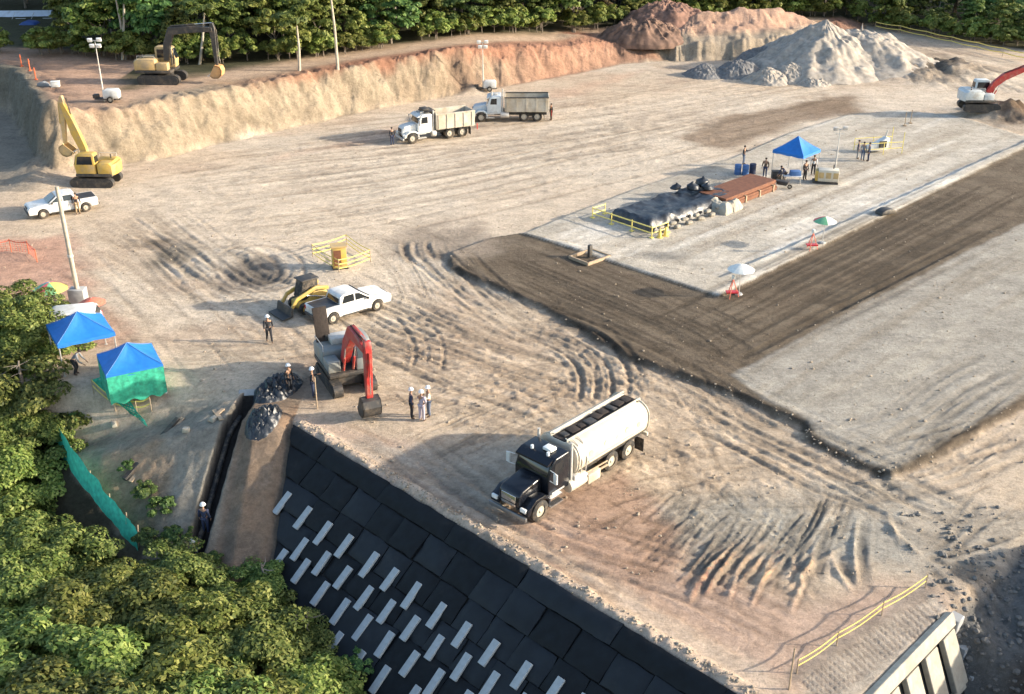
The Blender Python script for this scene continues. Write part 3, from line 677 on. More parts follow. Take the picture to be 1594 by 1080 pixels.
def truck(name, label, cat, loc, rz, kind, wb, cabm, group=None, W=2.3):
    t = empty(name, loc, rz, label, cat, group); rear = -wb-1.35
    MB().box(((rear-.2)/2, .42, .78), (1.8-rear, .1, .26)).box(((rear-.2)/2, -.42, .78), (1.8-rear, .1, .26)).box((-wb-.67, 0, .62), (1.9, .9, .22)).box((0, 0, .55), (.2, 1.9, .2)).build('chassis', M['dark'], t)
    # bonnet
    MB().prism([(.82,.72), (.92,1.0), (.86,1.42), (.65,1.6), (-.62,1.83), (-.62,.75)], -.62, .62).build('bonnet', cabm, t, bevel=.10, seg=3)
    for s in (-1, 1):
        MB().prism([(-.72,.62), (-.62,1.02), (-.3,1.22), (.3,1.22), (.62,1.0), (.84,.92), (.88,.6), (.66,.6), (.52,.92), (.2,1.08), (-.2,1.08), (-.5,.9), (-.56,.6)], s*.60, s*1.13).build('wing', cabm, t, bevel=.05)
        MB().box((.86, s*.86, .86), (.12, .34, .2)).build('headlight', M['lamp'], t, bevel=.03)
        MB().box((-.95, s*1.12, .52), (.85, .3, .07)).box((-.95, s*1.1, .9), (.8, .25, .06)).build('step', M['chrome'] if kind == 'tank' else M['galv'], t)
        MB().tube([(-.68, s*1.05, 2.3), (-.62, s*1.42, 2.3), (-.62, s*1.42, 1.75), (-.68, s*1.05, 1.75)], .02).box((-.62, s*1.42, 2.03), (.07, .2, .5)).build('mirror', M['chrome'] if kind != 'tank' else M['white'], t)
        MB().cyl((-2.22, s*.98, 1.0), (-2.22, s*.98, 3.0), .07, n=10).build('exhaust_stack', M['galv'], t)
        MB().cyl((-2.0, s*.93, .78), (-1.95-min(1.3, wb-3.5), s*.93, .78), .31, n=16).build('fuel_tank', M['cream'] if kind == 'tank' else M['galv'], t, bevel=.02)
    MB().box((.95, 0, .50), (.14, 2.25, .22)).build('bumper', M['bumper'] if kind == 'tank' else M['galv'], t, bevel=.05)
    MB().box((.885, 0, 1.12), (.06, .86, .55)).build('grille', M['chrome'] if kind == 'tank' else M['dark'], t, bevel=.03)
    # cab
    c = MB().prism([(-.62,.85), (-.62,1.78), (-.92,2.52), (-1.12,2.66), (-2.0,2.70), (-2.1,2.6), (-2.1,.85)], -1.02, 1.02).build('cab', cabm, t, bevel=.09, seg=3)
    n = Vector((.74, 0, .30)).normalized(); MB().box((-.755, 0, 2.14), (.03, 1.78, .60), ry=-math.atan2(.30,.74)).build('windshield', M['glass'], t, bevel=.01)
    for s in (-1, 1): MB().prism([(-.95,1.85), (-1.05,2.42), (-1.62,2.46), (-1.62,1.85)], s*1.0, s*1.035).build('side_window', M['glass'], t); MB().prism([(-.85,.95),(-.85,1.02),(-1.7,1.02),(-1.7,.95)], s*1.0, s*1.04).build('door_sill', M['galv'], t)
    MB().prism([(-.80,2.45), (-.60,2.42), (-.62,2.50), (-1.0,2.68)], -.95, .95).build('sun_visor', cabm, t)
    MB().box((-1.5, .3, 2.78), (.4, .5, .14)).build('roof_unit', M['lamp'] if kind == 'tank' else M['galv'], t, bevel=.02)
    for yb in (-.4, .55): MB().cyl((-1.1, yb, 2.66), (-1.1, yb, 2.84), .08, n=10).build('roof_beacon', M['lamp'] if kind == 'tank' else M['galv'], t, bevel=.02)
    for s in (-1, 1):
        wheel(t, 0, s*1.0, .52, .52, .28)
        for x in (-wb, rear): wheel(t, x, s*.72, .52, .52, .26, dual=True)
        MB().box((rear-.72, s*.9, .62), (.03, .55, .7)).build('mudflap', M['black'], t)
    x0, x1 = -2.45, rear-1.15
    if kind == 'tank':
        T = Matrix.Rotation(R(90), 4, 'Z'); prof = []
        for i in range(36):
            a = 2*math.pi*i/36; ca_, sa = math.cos(a), math.sin(a); prof.append((1.16*abs(ca_)**.75*math.copysign(1, ca_), 1.92+.88*abs(sa)**.75*math.copysign(1, sa)))
        prof = [(y, min(z, 2.66) if abs(y) < .50 else z) for y, z in prof]
        body = MB().prism(prof, -x0, -x1, T).build('tank', M['cream'], t, bevel=.05)
        L_ = x0-x1
        MB().box(((x0+x1)/2, 0, 2.68), (L_-.1, .92, .06)).build('catwalk', M['cavity'], body)
        for s in (-1, 1): MB().box(((x0+x1)/2, s*.50, 2.80), (L_, .05, .14)).build('rim_rail', M['cream'], body); MB().box(((x0+x1)/2-.2, s*1.175, 1.62), (L_-1.2, .03, .06)).build('side_rail', M['galv'], body)
        rq = random.Random(4)
        for i in range(9): MB().box((x0-.5-i*(L_-1)/8, rq.uniform(-.12,.12), 2.74), (rq.uniform(.3,.6), rq.uniform(.3,.6), rq.uniform(.08,.16)), rz=rq.uniform(-.2,.2)).build('hatch' if i % 3 == 0 else 'hose_bundle', M['cavity'] if i % 3 else M['dark'], body, bevel=.04)
        for i in range(4):    # round end rings
            xx = x0-.12-i*(L_-.24)/3; ring = [(1.19*abs(math.cos(a))**.75*math.copysign(1, math.cos(a)), 1.92+.91*abs(math.sin(a))**.75*math.copysign(1, math.sin(a))) for a in [2*math.pi*k/36 for k in range(28, 45)]]
            if i in (0, 3):
                for mir in (-1, 1): MB().tube([(xx, y*mir, z) for y, z in ring if y > .2], .03, 5).build('band', M['cream'], body)
        for i, dx in enumerate((1.0, 2.1, 3.0, 3.7, 4.6)):   # worn round markings on the side
            if dx < L_-.4:
                for s in (-1, 1): MB().cyl((x0-dx, s*1.12, 2.0+.08*(i % 2)), (x0-dx, s*1.168, 2.0+.08*(i % 2)), .16-.02*(i % 3), n=14).build('faded_marking', M['bedgrey'], body)
        MB().box(((x0+x1)/2-.1, 0, 1.02), (L_-.3, 1.5, .12)).build('cradle', M['dark'], t)
        for s in (-1, 1): MB().box((-3.6, s*1.15, .72), (.9, .25, .5)).build('side_locker', M['bedgrey'], t, bevel=.03)
        MB().tube([(x0-.3, 1.12, 1.2), (x0-.3, 1.2, 1.9), (x0-.3, .9, 2.65), (x0-.3, .55, 2.85)], .025).tube([(x0-.65, 1.12, 1.2), (x0-.65, 1.2, 1.9), (x0-.65, .9, 2.65), (x0-.65, .55, 2.85)], .025).build('side_ladder', M['galv'], t)
        MB().tube([(x1+.3, .5, 2.8), (x1+.1, .8, 2.4), (x1-.12, .9, 1.8), (x1-.15, .6, 1.2)], .05, 8).build('drain_hose', M['black'], t)
        MB().tube([(x1-.05, -.8, .9), (x1-.05, -.8, 2.5), (x1-.05, -.45, 2.5), (x1-.05, -.45, .9)], .03).build('ladder', M['galv'], t)
        for s in (-1, 1): MB().box((-2.5, s*1.0, 1.0), (.4, .3, .55)).build('pump_cabinet', M['galv'], t, bevel=.04)
        MB().tube([(-3.0, 1.05, .8), (-wb+.7, 1.1, .75)], .06).tube([(-3.0, 1.05, 1.0), (-wb+.7, 1.1, .98)], .04).build('side_pipe', M['wood'], t)
        MB().box((x1-.12, 0, .95), (.14, 2.0, .18)).build('rear_bumper', M['cream'], t, bevel=.03)
    else:
        zf, zt = 1.15, 2.55; b = MB()
        b.box(((x0+x1)/2, 0, zf), (x0-x1, 2.3, .12)).box(((x0+x1)/2, 1.17, (zf+zt)/2), (x0-x1, .07, zt-zf)).box(((x0+x1)/2, -1.17, (zf+zt)/2), (x0-x1, .07, zt-zf))
        b.box((x0, 0, (zf+zt)/2+.1), (.08, 2.34, zt-zf+.2)); body = b.build('dump_bed', M['bedgrey'], t, bevel=.015, seg=1)
        for s in (-1, 1):
            for k in range(5): MB().box((x0-.25-k*(x0-x1-.5)/4, s*1.235, (zf+zt)/2), (.11, .06, zt-zf)).build('side_rib', M['bedgrey'], body)
            MB().box(((x0+x1)/2, s*1.19, zt+.03), (x0-x1+.1, .14, .1)).build('top_rail', M['dark'] if cabm is M['white2'] else M['bedgrey'], body)
            MB().box((x1-.35, s*1.0, .95), (.06, .06, .6)).build('tail_lamp', M['ltred'], t)
        MB().box((x1, 0, (zf+zt)/2), (.08, 2.3, zt-zf), ry=R(-4)).build('tailgate', M['bedgrey'], body, bevel=.02)
        n_ = 14; vs = []; fs = []
        for i in range(n_+1):
            for j in range(n_+1):
                u, v = i/n_, j/n_; vs.append((x0-.1-(x0-x1-.2)*u, -1.1+2.2*v, 1.75+.35*math.sin(u*3.1)*math.sin(v*3.1)+.08*float(N1(np.array([u*6.]), np.array([v*6.]), 1)[0])))
        for i in range(n_):
            for j in range(n_): q = i*(n_+1)+j; fs.append((q, q+1, q+n_+2, q+n_+1))
        MB().add(vs, fs).build('soil_load', M['cavity'], body, smooth=True)
        if kind == 'dump_shield': MB().box((-1.95, 0, 2.86), (1.2, 1.7, .06), ry=R(5)).box((-1.7, 0, 3.0), (.7, 1.0, .22)).build('cab_shield', M['dark'], body, bevel=.03)
    return t
M['white2'] = mat('pale_cab_paint', (.55,.60,.62), .4, dirt=.3, scale=3)
def place(f, r_, side, W=1.1):
    """front wheel contact f and rear wheel contact r_ on the visible side -> centre line position under the front axle, heading"""
    f, r_ = on(*f), on(*r_); h = Vector((f.x-r_.x, f.y-r_.y)); L_ = h.length; h.normalize(); n = Vector((-h.y, h.x))*side
    c = Vector((f.x, f.y)) - n*W; z = top(c.x+(-h.x*L_/2), c.y-h.y*L_/2); return (c.x, c.y, z-.02), math.atan2(h.y, h.x), L_
p, a, L_ = place((841,811), (985,717), 1)
truck('tanker_truck', 'cream tank lorry with dark blue cab on the bare earth by the black wall', 'tanker truck', p, a, 'tank', L_-1.35, M['navy'])
p, a, L_ = place((643,224), (722,214), 1)
truck('dump_truck', 'white tipper lorry with a sunlit cream bed, nearer of the two by the bank', 'dump truck', p, a, 'dump_shield', min(max(L_-1.35, 3.6), 4.8), M['white'], 'tipper lorries by the cut bank')
p, a, L_ = place((749,190), (836,190), 1)
truck('dump_truck', 'pale blue and white tipper lorry with a dark rimmed grey bed, the farther of two', 'dump truck', p, a, 'dump', min(max(L_-1.35, 3.6), 4.8), M['white2'], 'tipper lorries by the cut bank')
# ---- pickups
def pickup(loc, rz, label, bed=True, name='pickup_truck', cat='pickup truck', group=None):
    t = empty(name, loc, rz, label, cat, group); w_ = .90
    def shell(prof, y, zt=None):   # profile with rounded plan and tumblehome
        mb = MB(); n = len(prof); ys = [-y, -y*.97, y*.97, y]; vs = []
        for k, yy in enumerate(ys):
            for x, z in prof:
                inset = .05 if k in (0, 3) else 0
                tz = max(0, z-1.05)*.22; vs.append((x, (abs(yy)-tz)*(1 if yy > 0 else -1), z))
        fs = [tuple(range(n)), tuple(range(4*n-1, 3*n-1, -1))]
        for k in range(3): fs += [(k*n+i, (k+1)*n+i, (k+1)*n+(i+1) % n, k*n+(i+1) % n) for i in range(n)]
        return mb.add(vs, fs)
    def arch(xc, r_=.43, z0=.42): return [(xc+r_*math.cos(a), z0+r_*math.sin(a)*.95) for a in [math.pi*k/8 for k in range(0, 9)]]
    low = [(2.62,.42), (2.66,.80), (2.50,1.0), (1.30,1.12), (.9,1.14)] 
    if bed: low += [(-1.0,1.12), (-1.02,1.12), (-2.52,1.12), (-2.6,1.05), (-2.6,.5)]
    else: low += [(-2.2,1.12), (-2.35,1.0), (-2.35,.5)]
    xr = -1.62 if bed else -1.45
    bottom = [(xr-.43,.42)] + [(p_[0], p_[1]) for p_ in arch(xr)[::-1]] + [(xr+.43,.36), (1.6-.43,.36)] + [(p_[0], p_[1]) for p_ in arch(1.6)[::-1]] + [(1.6+.43,.42)]
    body = shell(low+bottom, w_).build('body', M['white'], t, bevel=.045, seg=2)
    cab = [(1.15,1.10), (.42,1.60), (.15,1.68), (-.75,1.68), (-.98,1.58), (-1.1,1.10)] if bed else [(1.15,1.10), (.42,1.62), (.15,1.70), (-1.9,1.68), (-2.15,1.55), (-2.25,1.10)]
    shell(cab, w_-.02).build('cab', M['white'], t, bevel=.06, seg=2)
    MB().add([(1.10,-.76,1.16), (1.10,.76,1.16), (.50,.66,1.575), (.50,-.66,1.575), (1.04,-.76,1.14), (1.04,.76,1.14), (.44,.66,1.55), (.44,-.66,1.55)], [(0,1,2,3),(7,6,5,4),(0,4,5,1),(1,5,6,2),(2,6,7,3),(3,7,4,0)], Matrix.Translation((.03,0,.035))).build('windshield', M['glass'], t)
    xe = -1.0 if bed else -2.18
    MB().add([(xe-.12,-.7,1.18), (xe-.12,.7,1.18), (xe+.03,.62,1.56), (xe+.03,-.62,1.56), (xe-.06,-.7,1.18), (xe-.06,.7,1.18), (xe+.09,.62,1.56), (xe+.09,-.62,1.56)], [(0,1,2,3),(7,6,5,4),(0,4,5,1),(1,5,6,2),(2,6,7,3),(3,7,4,0)]).build('rear_window', M['glass'], t)
    wins = [((.92,1.17),(.40,1.54),(.08,1.60),(.04,1.17)), ((-.04,1.17),(-.02,1.60),(-.70,1.59),(-.92,1.17))]
    if not bed: wins += [((-1.0,1.17),(-.80,1.60),(-1.75,1.58),(-1.95,1.17))]
    for s in (-1, 1):
        for wn in wins:
            vs = []
            for off in (.012, -.02):
                for x, z in wn: vs.append((x, s*(w_-.02-max(0, z-1.05)*.22+off), z))
            MB().add(vs, [(0,1,2,3),(7,6,5,4),(0,4,5,1),(1,5,6,2),(2,6,7,3),(3,7,4,0)]).build('side_window', M['glass'], t)
        MB().box((2.58, s*.66, .84), (.14, .36, .16)).build('headlight', M['lamp'], t, bevel=.04)
        MB().box(((-2.58 if bed else -2.33), s*.8, .9), (.08, .14, .28)).build('tail_lamp', M['ltred'], t, bevel=.02)
        MB().box((.85, s*1.0, 1.16), (.14, .18, .14)).build('mirror', M['black'], t, bevel=.03)
        for x in (.3, -.55): MB().box((x, s*(w_+.012), .98), (.16, .025, .035)).build('door_handle', M['chrome'], t)
        MB().box((0, s*.93, .40), (1.9, .14, .05)).build('side_step', M['dark'], t)
        wheel(t, 1.6, s*.80, .38, .38, .24); wheel(t, xr, s*.80, .38, .38, .24)
    MB().box((2.66, 0, .52), (.12, 1.7, .22)).build('front_bumper', M['dark'], t, bevel=.04)
    MB().box((2.63, 0, .82), (.06, .8, .2)).build('grille', M['dark'], t, bevel=.02)
    MB().box(((-2.66 if bed else -2.4), 0, .55), (.12, 1.6, .16)).build('rear_bumper', M['dark'], t, bevel=.04)
    if bed:
        MB().box((-1.8, 0, 1.128), (1.42, 1.46, .02)).build('bed_cover', M['tarp'], t)
    return t
f, g = on(584,485), on(524,503); h = (f-g); a = math.atan2(h.y, h.x); c = (f+g)/2; n = Vector((math.sin(a), -math.cos(a), 0)); c = c - n*.85
pk = pickup((c.x, c.y, top(c.x, c.y)-.02), a, 'white double cab pickup parked beside the small yellow loader', group='white pickups')
f, g = on(60,343), on(118,325); h = f-g; a = math.atan2(-.62, -1); c = on(92,336)
pickup((c.x, c.y+.9, top(c.x, c.y+.9)-.02), a, 'white pickup by the foot of the shaded cut, under the yellow excavator', group='white pickups')
c = on(98,522); pickup((c.x, c.y, top(c.x, c.y)), R(195), 'white estate car with dark windows parked behind the blue tents', bed=False, name='estate_car', cat='car')
# ---- excavators
def bx_(arm, i): return arm[i][0]
def excavator(loc, rz, yaw, sc_, bodym, boomm, cabm, arm, label, stickm=None, bucketm=None, group=None, bang=0., blade=False, hood=False):
    t = empty('excavator', loc, rz, label, 'excavator', group); t.scale = (sc_,)*3
    stickm = stickm or boomm; bucketm = bucketm or M['dark']
    L2, hh = 1.85, .80
    for s in (-1, 1):
        pr = []
        for k in range(9): a = -math.pi/2+math.pi*k/8; pr.append((L2-.4+.4*math.cos(a), .4+.4*math.sin(a)))
        for k in range(9): a = math.pi/2+math.pi*k/8; pr.append((-L2+.4+.4*math.cos(a), .4+.4*math.sin(a)))
        tr = MB().prism(pr, s*.95-.26, s*.95+.26)
        for k in range(22):
            x = -L2+.35+k*(2*L2-.7)/21; tr.box((x, s*.95, .81), (.06, .54, .05)).box((x, s*.95, -.005), (.06, .54, .04))
        tk = tr.build('track', M['dark'], t)
        for x in (-L2+.42, L2-.42): MB().cyl((x, s*1.19, .4), (x, s*1.26, .4), .28, n=14).build('sprocket', boomm if False else M['dark'], tk)
        MB().box((0, s*1.17, .42), (2.4, .12, .2)).build('track_frame', M['dark'], tk)
    MB().box((0,0,.55), (1.6, 1.5, .5)).cyl((0,0,.75), (0,0,1.0), .62, n=20).build('undercarriage', M['dark'], t)
    hs = empty('upper_structure', (0,0,.98), yaw); hs.parent = t
    # everything of the upper structure is a part under the thing's turntable
    MB().box((-.35, 0, .12), (3.1, 2.45, .24)).build('deck', M['dark'], hs, bevel=.04)
    eng = MB().prism([(-.1,.24), (-.1,1.05), (-.3,1.15), (-1.7,1.15), (-1.95,.95), (-1.95,.24)], -1.2, .1).prism([(-.7,.24), (-.7,1.1), (-.85,1.15), (-1.7,1.15), (-1.95,.95), (-1.95,.24)], .1, 1.2).build('engine_cover', bodym, hs, bevel=.07)
    cw = []
    for k in range(9): a = math.pi/2+math.pi*k/8; cw.append((-1.75+.42*math.cos(a), 1.22*math.sin(a)))
    vs = [(x, y, .1) for x, y in cw]+[(x, y, 1.0) for x, y in cw]; n = len(cw)
    MB().add(vs, [tuple(range(n)), tuple(range(2*n-1,n-1,-1))]+[(i, n+i, n+(i+1) % n, (i+1) % n) for i in range(n)]).build('counterweight', bodym, hs, bevel=.06)
    MB().box((.45, -.85, .55), (1.0, .7, .62)).build('tool_locker', bodym, hs, bevel=.05)
    cb = MB().prism([(1.15,.24), (1.22,.95), (.95,1.88), (.7,1.98), (-.45,1.98), (-.55,1.85), (-.55,.24)], .32, 1.2).build('cab', cabm, hs, bevel=.07)
    MB().prism([(1.23,1.0), (.985,1.78), (1.0,1.80), (1.26,1.0)], .40, 1.12).build('front_window', M['glass'], hs)
    for y in (.31, 1.19): MB().prism([(1.0,1.05), (.82,1.75), (-.35,1.75), (-.38,1.05)], y, y+.02).build('side_window', M['glass'], hs)
    MB().box((-.56, .76, 1.45), (.03, .7, .55)).build('rear_window', M['glass'], hs)
    for k in range(3): MB().tube([(bx_(arm,0)+.2+.05*k, -.12+.08*k-.08, 1.2), (arm[0][0]+.3, -.2+.08*k, arm[0][1]+.55), ((arm[0][0]+arm[1][0])/2+.1, -.2+.08*k, (arm[0][1]+arm[1][1])/2+.38), (arm[1][0], -.2+.08*k, arm[1][1]+.42), (arm[2][0]-.4, -.2+.08*k, arm[2][1]+.34)], .025, 5).build('hydraulic_hose', M['black'], hs)
    MB().cyl((-1.3,-.6,1.1), (-1.3,-.6,1.5), .06, n=8).build('exhaust_pipe', M['dark'], hs)
    MB().tube([(-.1,-1.15,1.1), (-.1,-1.15,1.45), (-1.6,-1.15,1.45), (-1.6,-1.15,1.1)], .02).build('handrail', M['galv'], hs)
    (bx, bz), (ex_, ez_), (tx, tz), (kx, kz) = arm; y = -.12
    P = [(bx, bz), ((bx+ex_)/2-.12, (bz+ez_)/2+.1), (ex_, ez_), ((ex_+tx)/2, (ez_+tz)/2+.08), (tx, tz)]
    MB().prism(poly_arm(P, [.42,.62,.72,.56,.34]), y-.22, y+.22).build('boom', boomm, hs, bevel=.03, seg=1)
    d = (Vector((kx, kz))-Vector((tx, tz))).normalized(); s0 = Vector((tx, tz))-d*.55
    P2 = [tuple(s0), (tx, tz), tuple(Vector((tx, tz))*.5+Vector((kx, kz))*.5), (kx, kz)]
    MB().prism(poly_arm(P2, [.22,.50,.38,.24]), y-.18, y+.18).build('stick', stickm, hs, bevel=.03, seg=1)
    def ram(p_, q_, yy, r_=.07):
        p_, q_ = Vector((p_[0], yy, p_[1])), Vector((q_[0], yy, q_[1])); m_ = p_.lerp(q_, .58); o_ = MB().cyl(p_, m_, r_, n=8).build('hydraulic_cylinder', boomm, hs); MB().cyl(m_, q_, r_*.5, n=8).build('piston_rod', M['chrome'], o_)
    for yy in (y-.27, y+.27): ram((bx+.5, bz-.35), ((bx+ex_)/2+.25, (bz+ez_)/2), yy)
    ram((ex_+.1, ez_+.38), tuple(s0), y)
    ram((tx-d.y*.30, tz+d.x*.30), (kx-d.y*.28-d.x*.35, kz+d.x*.28-d.y*.35), y, .055)
    # bucket, hanging from the end of the stick
    bk = []
    for k in range(9): a = R(20)+bang+math.pi*1.05*k/8; bk.append((.55*math.cos(a), .55*math.sin(a)))
    ca, sa = math.cos(bang), math.sin(bang)
    o = Vector((kx, kz)); off = Vector((-.15, -.42))
    pts = [(-.1,.42),(.35,.30),(.50,-.05),(.42,-.45),(.12,-.70),(-.32,-.72),(-.62,-.50)]
    pts2 = [(-.55,-.44),(-.28,-.60),(.08,-.58),(.32,-.36),(.38,-.05),(.26,.2),(-.1,.32)]
    rot = lambda p_: (o.x+off.x*0+ca*p_[0]-sa*p_[1]+0.0, o.y-.35+sa*p_[0]+ca*p_[1])
    full = [rot(p_) for p_ in pts]; inn = [rot(p_) for p_ in pts2]
    b = MB().prism(full+inn, y-.5, y+.5); bo = b.build('bucket', bucketm, hs)
    for yy in (y-.5, y+.44): MB().prism(full, yy, yy+.06).build('bucket_cheek', bucketm, bo)
    tip = full[-1]
    tm = MB()
    for k in range(5): tm.box((tip[0]-.08*ca, y-.42+.21*k, tip[1]-.08*sa), (.22,.07,.06), ry=-bang)
    tm.build('bucket_teeth', M['galv'], bo)
    if hood: MB().box((-1.55, -.75, 2.0), (.10, .8, 2.1), ry=R(-14)).build('raised_engine_hood', M['cavity'], hs, bevel=.03); MB().box((-1.1,.1,1.3), (.9,1.2,.35)).build('engine', M['galv'], hs, bevel=.05)
    return t
p = on(537,603); p.y += .6; b_ = on(583,656); h = Vector((b_.x-p.x, b_.y-p.y, 0)); a = math.atan2(h.y, h.x)
excavator((p.x, p.y, top(p.x, p.y)), a, R(0), 1.0, M['darkgrey'], M['red'], M['darkgrey'], [(.55,.7), (2.3,3.1), (h.length-.1,3.1), (h.length-.25,.35)],
          'red armed excavator with dusty grey body digging at the end of the black wall', group='excavators', hood=True)
p = on(146,291); p.y += .9
excavator((p.x, p.y, top(p.x, p.y)), R(178), R(0), 1.0, M['yellow'], M['yellow'], M['yellow'], [(.55,.7), (1.15,3.4), (1.9,6.0), (2.2,2.5)],
          'bright yellow excavator with its boom folded up high at the corner of the cut bank', stickm=M['tanyellow'], bucketm=M['tanyellow'], group='excavators', bang=R(-20))
p = on(250,131); p.y += 1
excavator((p.x, p.y, top(p.x, p.y)), R(-3), R(0), 1.16, M['tanyellow'], M['dark'], M['tanyellow'], [(.6,.9), (1.3,3.4), (4.9,3.55), (4.95,.55)],
          'dusty tan excavator with dark arm and orange bucket on the upper terrace', bucketm=M['orangey'], group='excavators', bang=R(0))
p = on(1527,176); p.y += .9
excavator((p.x, p.y, top(p.x, p.y)), R(-4), R(4), 1.02, M['lightgrey'], M['red'], M['lightgrey'], [(.6,.8), (2.0,2.4), (5.2,3.6), (6.3,1.4)],
          'white bodied excavator with a red arm reaching out of the right edge', group='excavators')
# ---- small yellow loader
p = on(478,484); L1 = empty('compact_loader', (p.x, p.y+.5, top(p.x, p.y+.5)-.02), R(-140), 'small yellow loader with a black roll cage next to the white pickup', 'loader')
MB().prism([(-1.2,.35), (-1.3,.9), (-1.1,1.25), (-.2,1.25), (.3,.8), (.9,.75), (.95,.35)], -.5, .5).build('body', M['yellow'], L1, bevel=.06)
MB().prism([(-.55,.9), (-.6,2.0), (.45,2.05), (.75,1.0), (.6,.8)], -.42, .42).build('cage_cab', M['black'], L1, bevel=.05)
MB().box((-.05, 0, 2.1), (1.25, 1.0, .08)).build('roof', M['dark'], L1, bevel=.02)
for s in (-1, 1):
    MB().prism(poly_arm([(-1.2,1.35), (-.3,1.55), (1.1,1.1), (1.6,.45)], [.2,.26,.24,.18]), s*.62-.07, s*.62+.07).build('lift_arm', M['yellow'], L1, bevel=.02)
    for x in (-.72, .62): wheel(L1, x, s*.68, .38, .38, .28, rim='yellow')
    MB().cyl((-.9, s*.62, .8), (.4, s*.62, 1.2), .05, n=8).build('hydraulic_cylinder', M['chrome'], L1)
MB().prism([(1.55,.7), (1.6,.12), (2.35,.08), (2.35,.14), (1.75,.2), (1.65,.7)], -.9, .9).build('bucket', M['dark'], L1)
MB().box((-1.33, 0, .8), (.06,.8,.4)).build('grille', M['dark'], L1)
# ================================================================== PILES
def lift(px, py, y):
    """point of the vertical plane Y = y seen at photo position px, py"""
    dx, dy, d = ray(px, py); t = y/dy; return Vector((dx*t, y, CAM_H+d*t))
M['gravel'] = mat('grey_gravel', (.34,.30,.25), .95, var=.35, scale=1.6, bump=.9, dirt=.25, dirtcol=(.22,.2,.18))
M['rubble'] = mat('dark_rubble', (.17,.165,.16), .95, var=.4, scale=2.5, bump=.9)
def pile(name, label, cx, cy, rx, ry, h, m, seed, group=None, noise=.10, rz=0, cat='gravel pile', pw=1.0, flat=.0):
    n, k = 150, 64; fs = []
    I, J = np.meshgrid(np.arange(1, k+1), np.arange(n), indexing='ij'); rr_ = I/k; A = 2*np.pi*J/n
    e = 1+.10*N1(np.cos(A)*3+seed, np.sin(A)*3, 1.)+.05*np.sin(3*A+seed); x = rx*rr_*e*np.cos(A); y = ry*rr_*e*np.sin(A)
    z = np.where(rr_ > flat, h*(1-rr_**pw), h*(1-flat**pw)+.1*h*(flat-rr_))
    z = z + (noise*h*(.55*N2(x+seed*9, y, 1.6, 3)+.25*N3(A*9+seed, rr_*1.2, 1, 2)*np.minimum(1, rr_*2)) + .26*min(1, noise*4)*N1(x*1.1+seed, y*1.1, .55, 4, .7))*np.minimum(1, 2.2*(1-rr_)+.3); z[-1] = -.5
    vs = [(0, 0, h)]+[tuple(q) for q in np.stack([x, y, z], -1).reshape(-1, 3)]
    for j in range(n): fs.append((0, 1+j, 1+(j+1) % n))
    for i in range(k-1):
        for j in range(n): a = 1+i*n+j; b = 1+i*n+(j+1) % n; fs.append((a, a+n, b+n, b))
    o = MB().add(vs, fs).build(name, m, smooth=True, loc=(cx, cy, top(cx, cy)-.05)); o.rotation_euler = (0,0,rz)
    return tag(o, label, cat, group)
pile('gravel_pile', 'tallest cone shaped heap of grey gravel by the far end of the site', 38.6, 138.5, 10.6, 9.4, 6.1, M['gravel'], 1.3, 'heaps of gravel and rubble', .17)
pile('gravel_pile', 'broad pale gravel heap merging with the right side of the tall cone', 43.6, 139.8, 11.5, 9, 5.4, M['gravel'], 4.1, 'heaps of gravel and rubble', .17, flat=.22)
for i, (px, py, rx, ry, h, lb) in enumerate(((1098,118,2.9,2.6,1.25,'low dark rubble heap farthest left of the grey heaps'), (1150,118,3.4,3.0,1.9,'grey rubble heap second from the left before the gravel cone'), (1196,128,3.0,2.6,1.6,'grey rubble heap third from the left at the foot of the gravel cone'),
        (1232,124,3.6,3.0,2.0,'grey rubble heap with a hollow top right under the gravel cone'), (1185,100,3.8,3.2,2.2,'shaded rubble heap behind the small front heaps'), (1268,132,2.2,2.0,.8,'smallest rubble heap at the right foot of the gravel cone'))):
    p = on(px, py); pile('rubble_pile', lb, p.x, p.y+.5, rx, ry, h, M['rubble'] if i in (0,1,4) else M['gravel'], i*2.7, 'heaps of gravel and rubble', .28, cat='rubble pile', pw=1.4)
p = on(1003,72); pile('soil_heap', 'dark brown heap of roots and soil at the right end of the forest', p.x, p.y+2, 6.5, 3.5, 2.6, mat('root_soil', (.17,.105,.075), .95, var=.5, scale=1.2, bump=1.), 31., 'heaps of brown soil', .5, cat='soil heap', pw=2.2)
p = on(1045,40); pile('soil_heap', 'taller reddish brown heap before the red cut hill', p.x, p.y+4, 6.5, 5, 2.7, mat('red_brown_soil', (.22,.125,.09), .95, var=.5, scale=1.2, bump=1.), 47., 'heaps of brown soil', .4, cat='soil heap', pw=1.8)
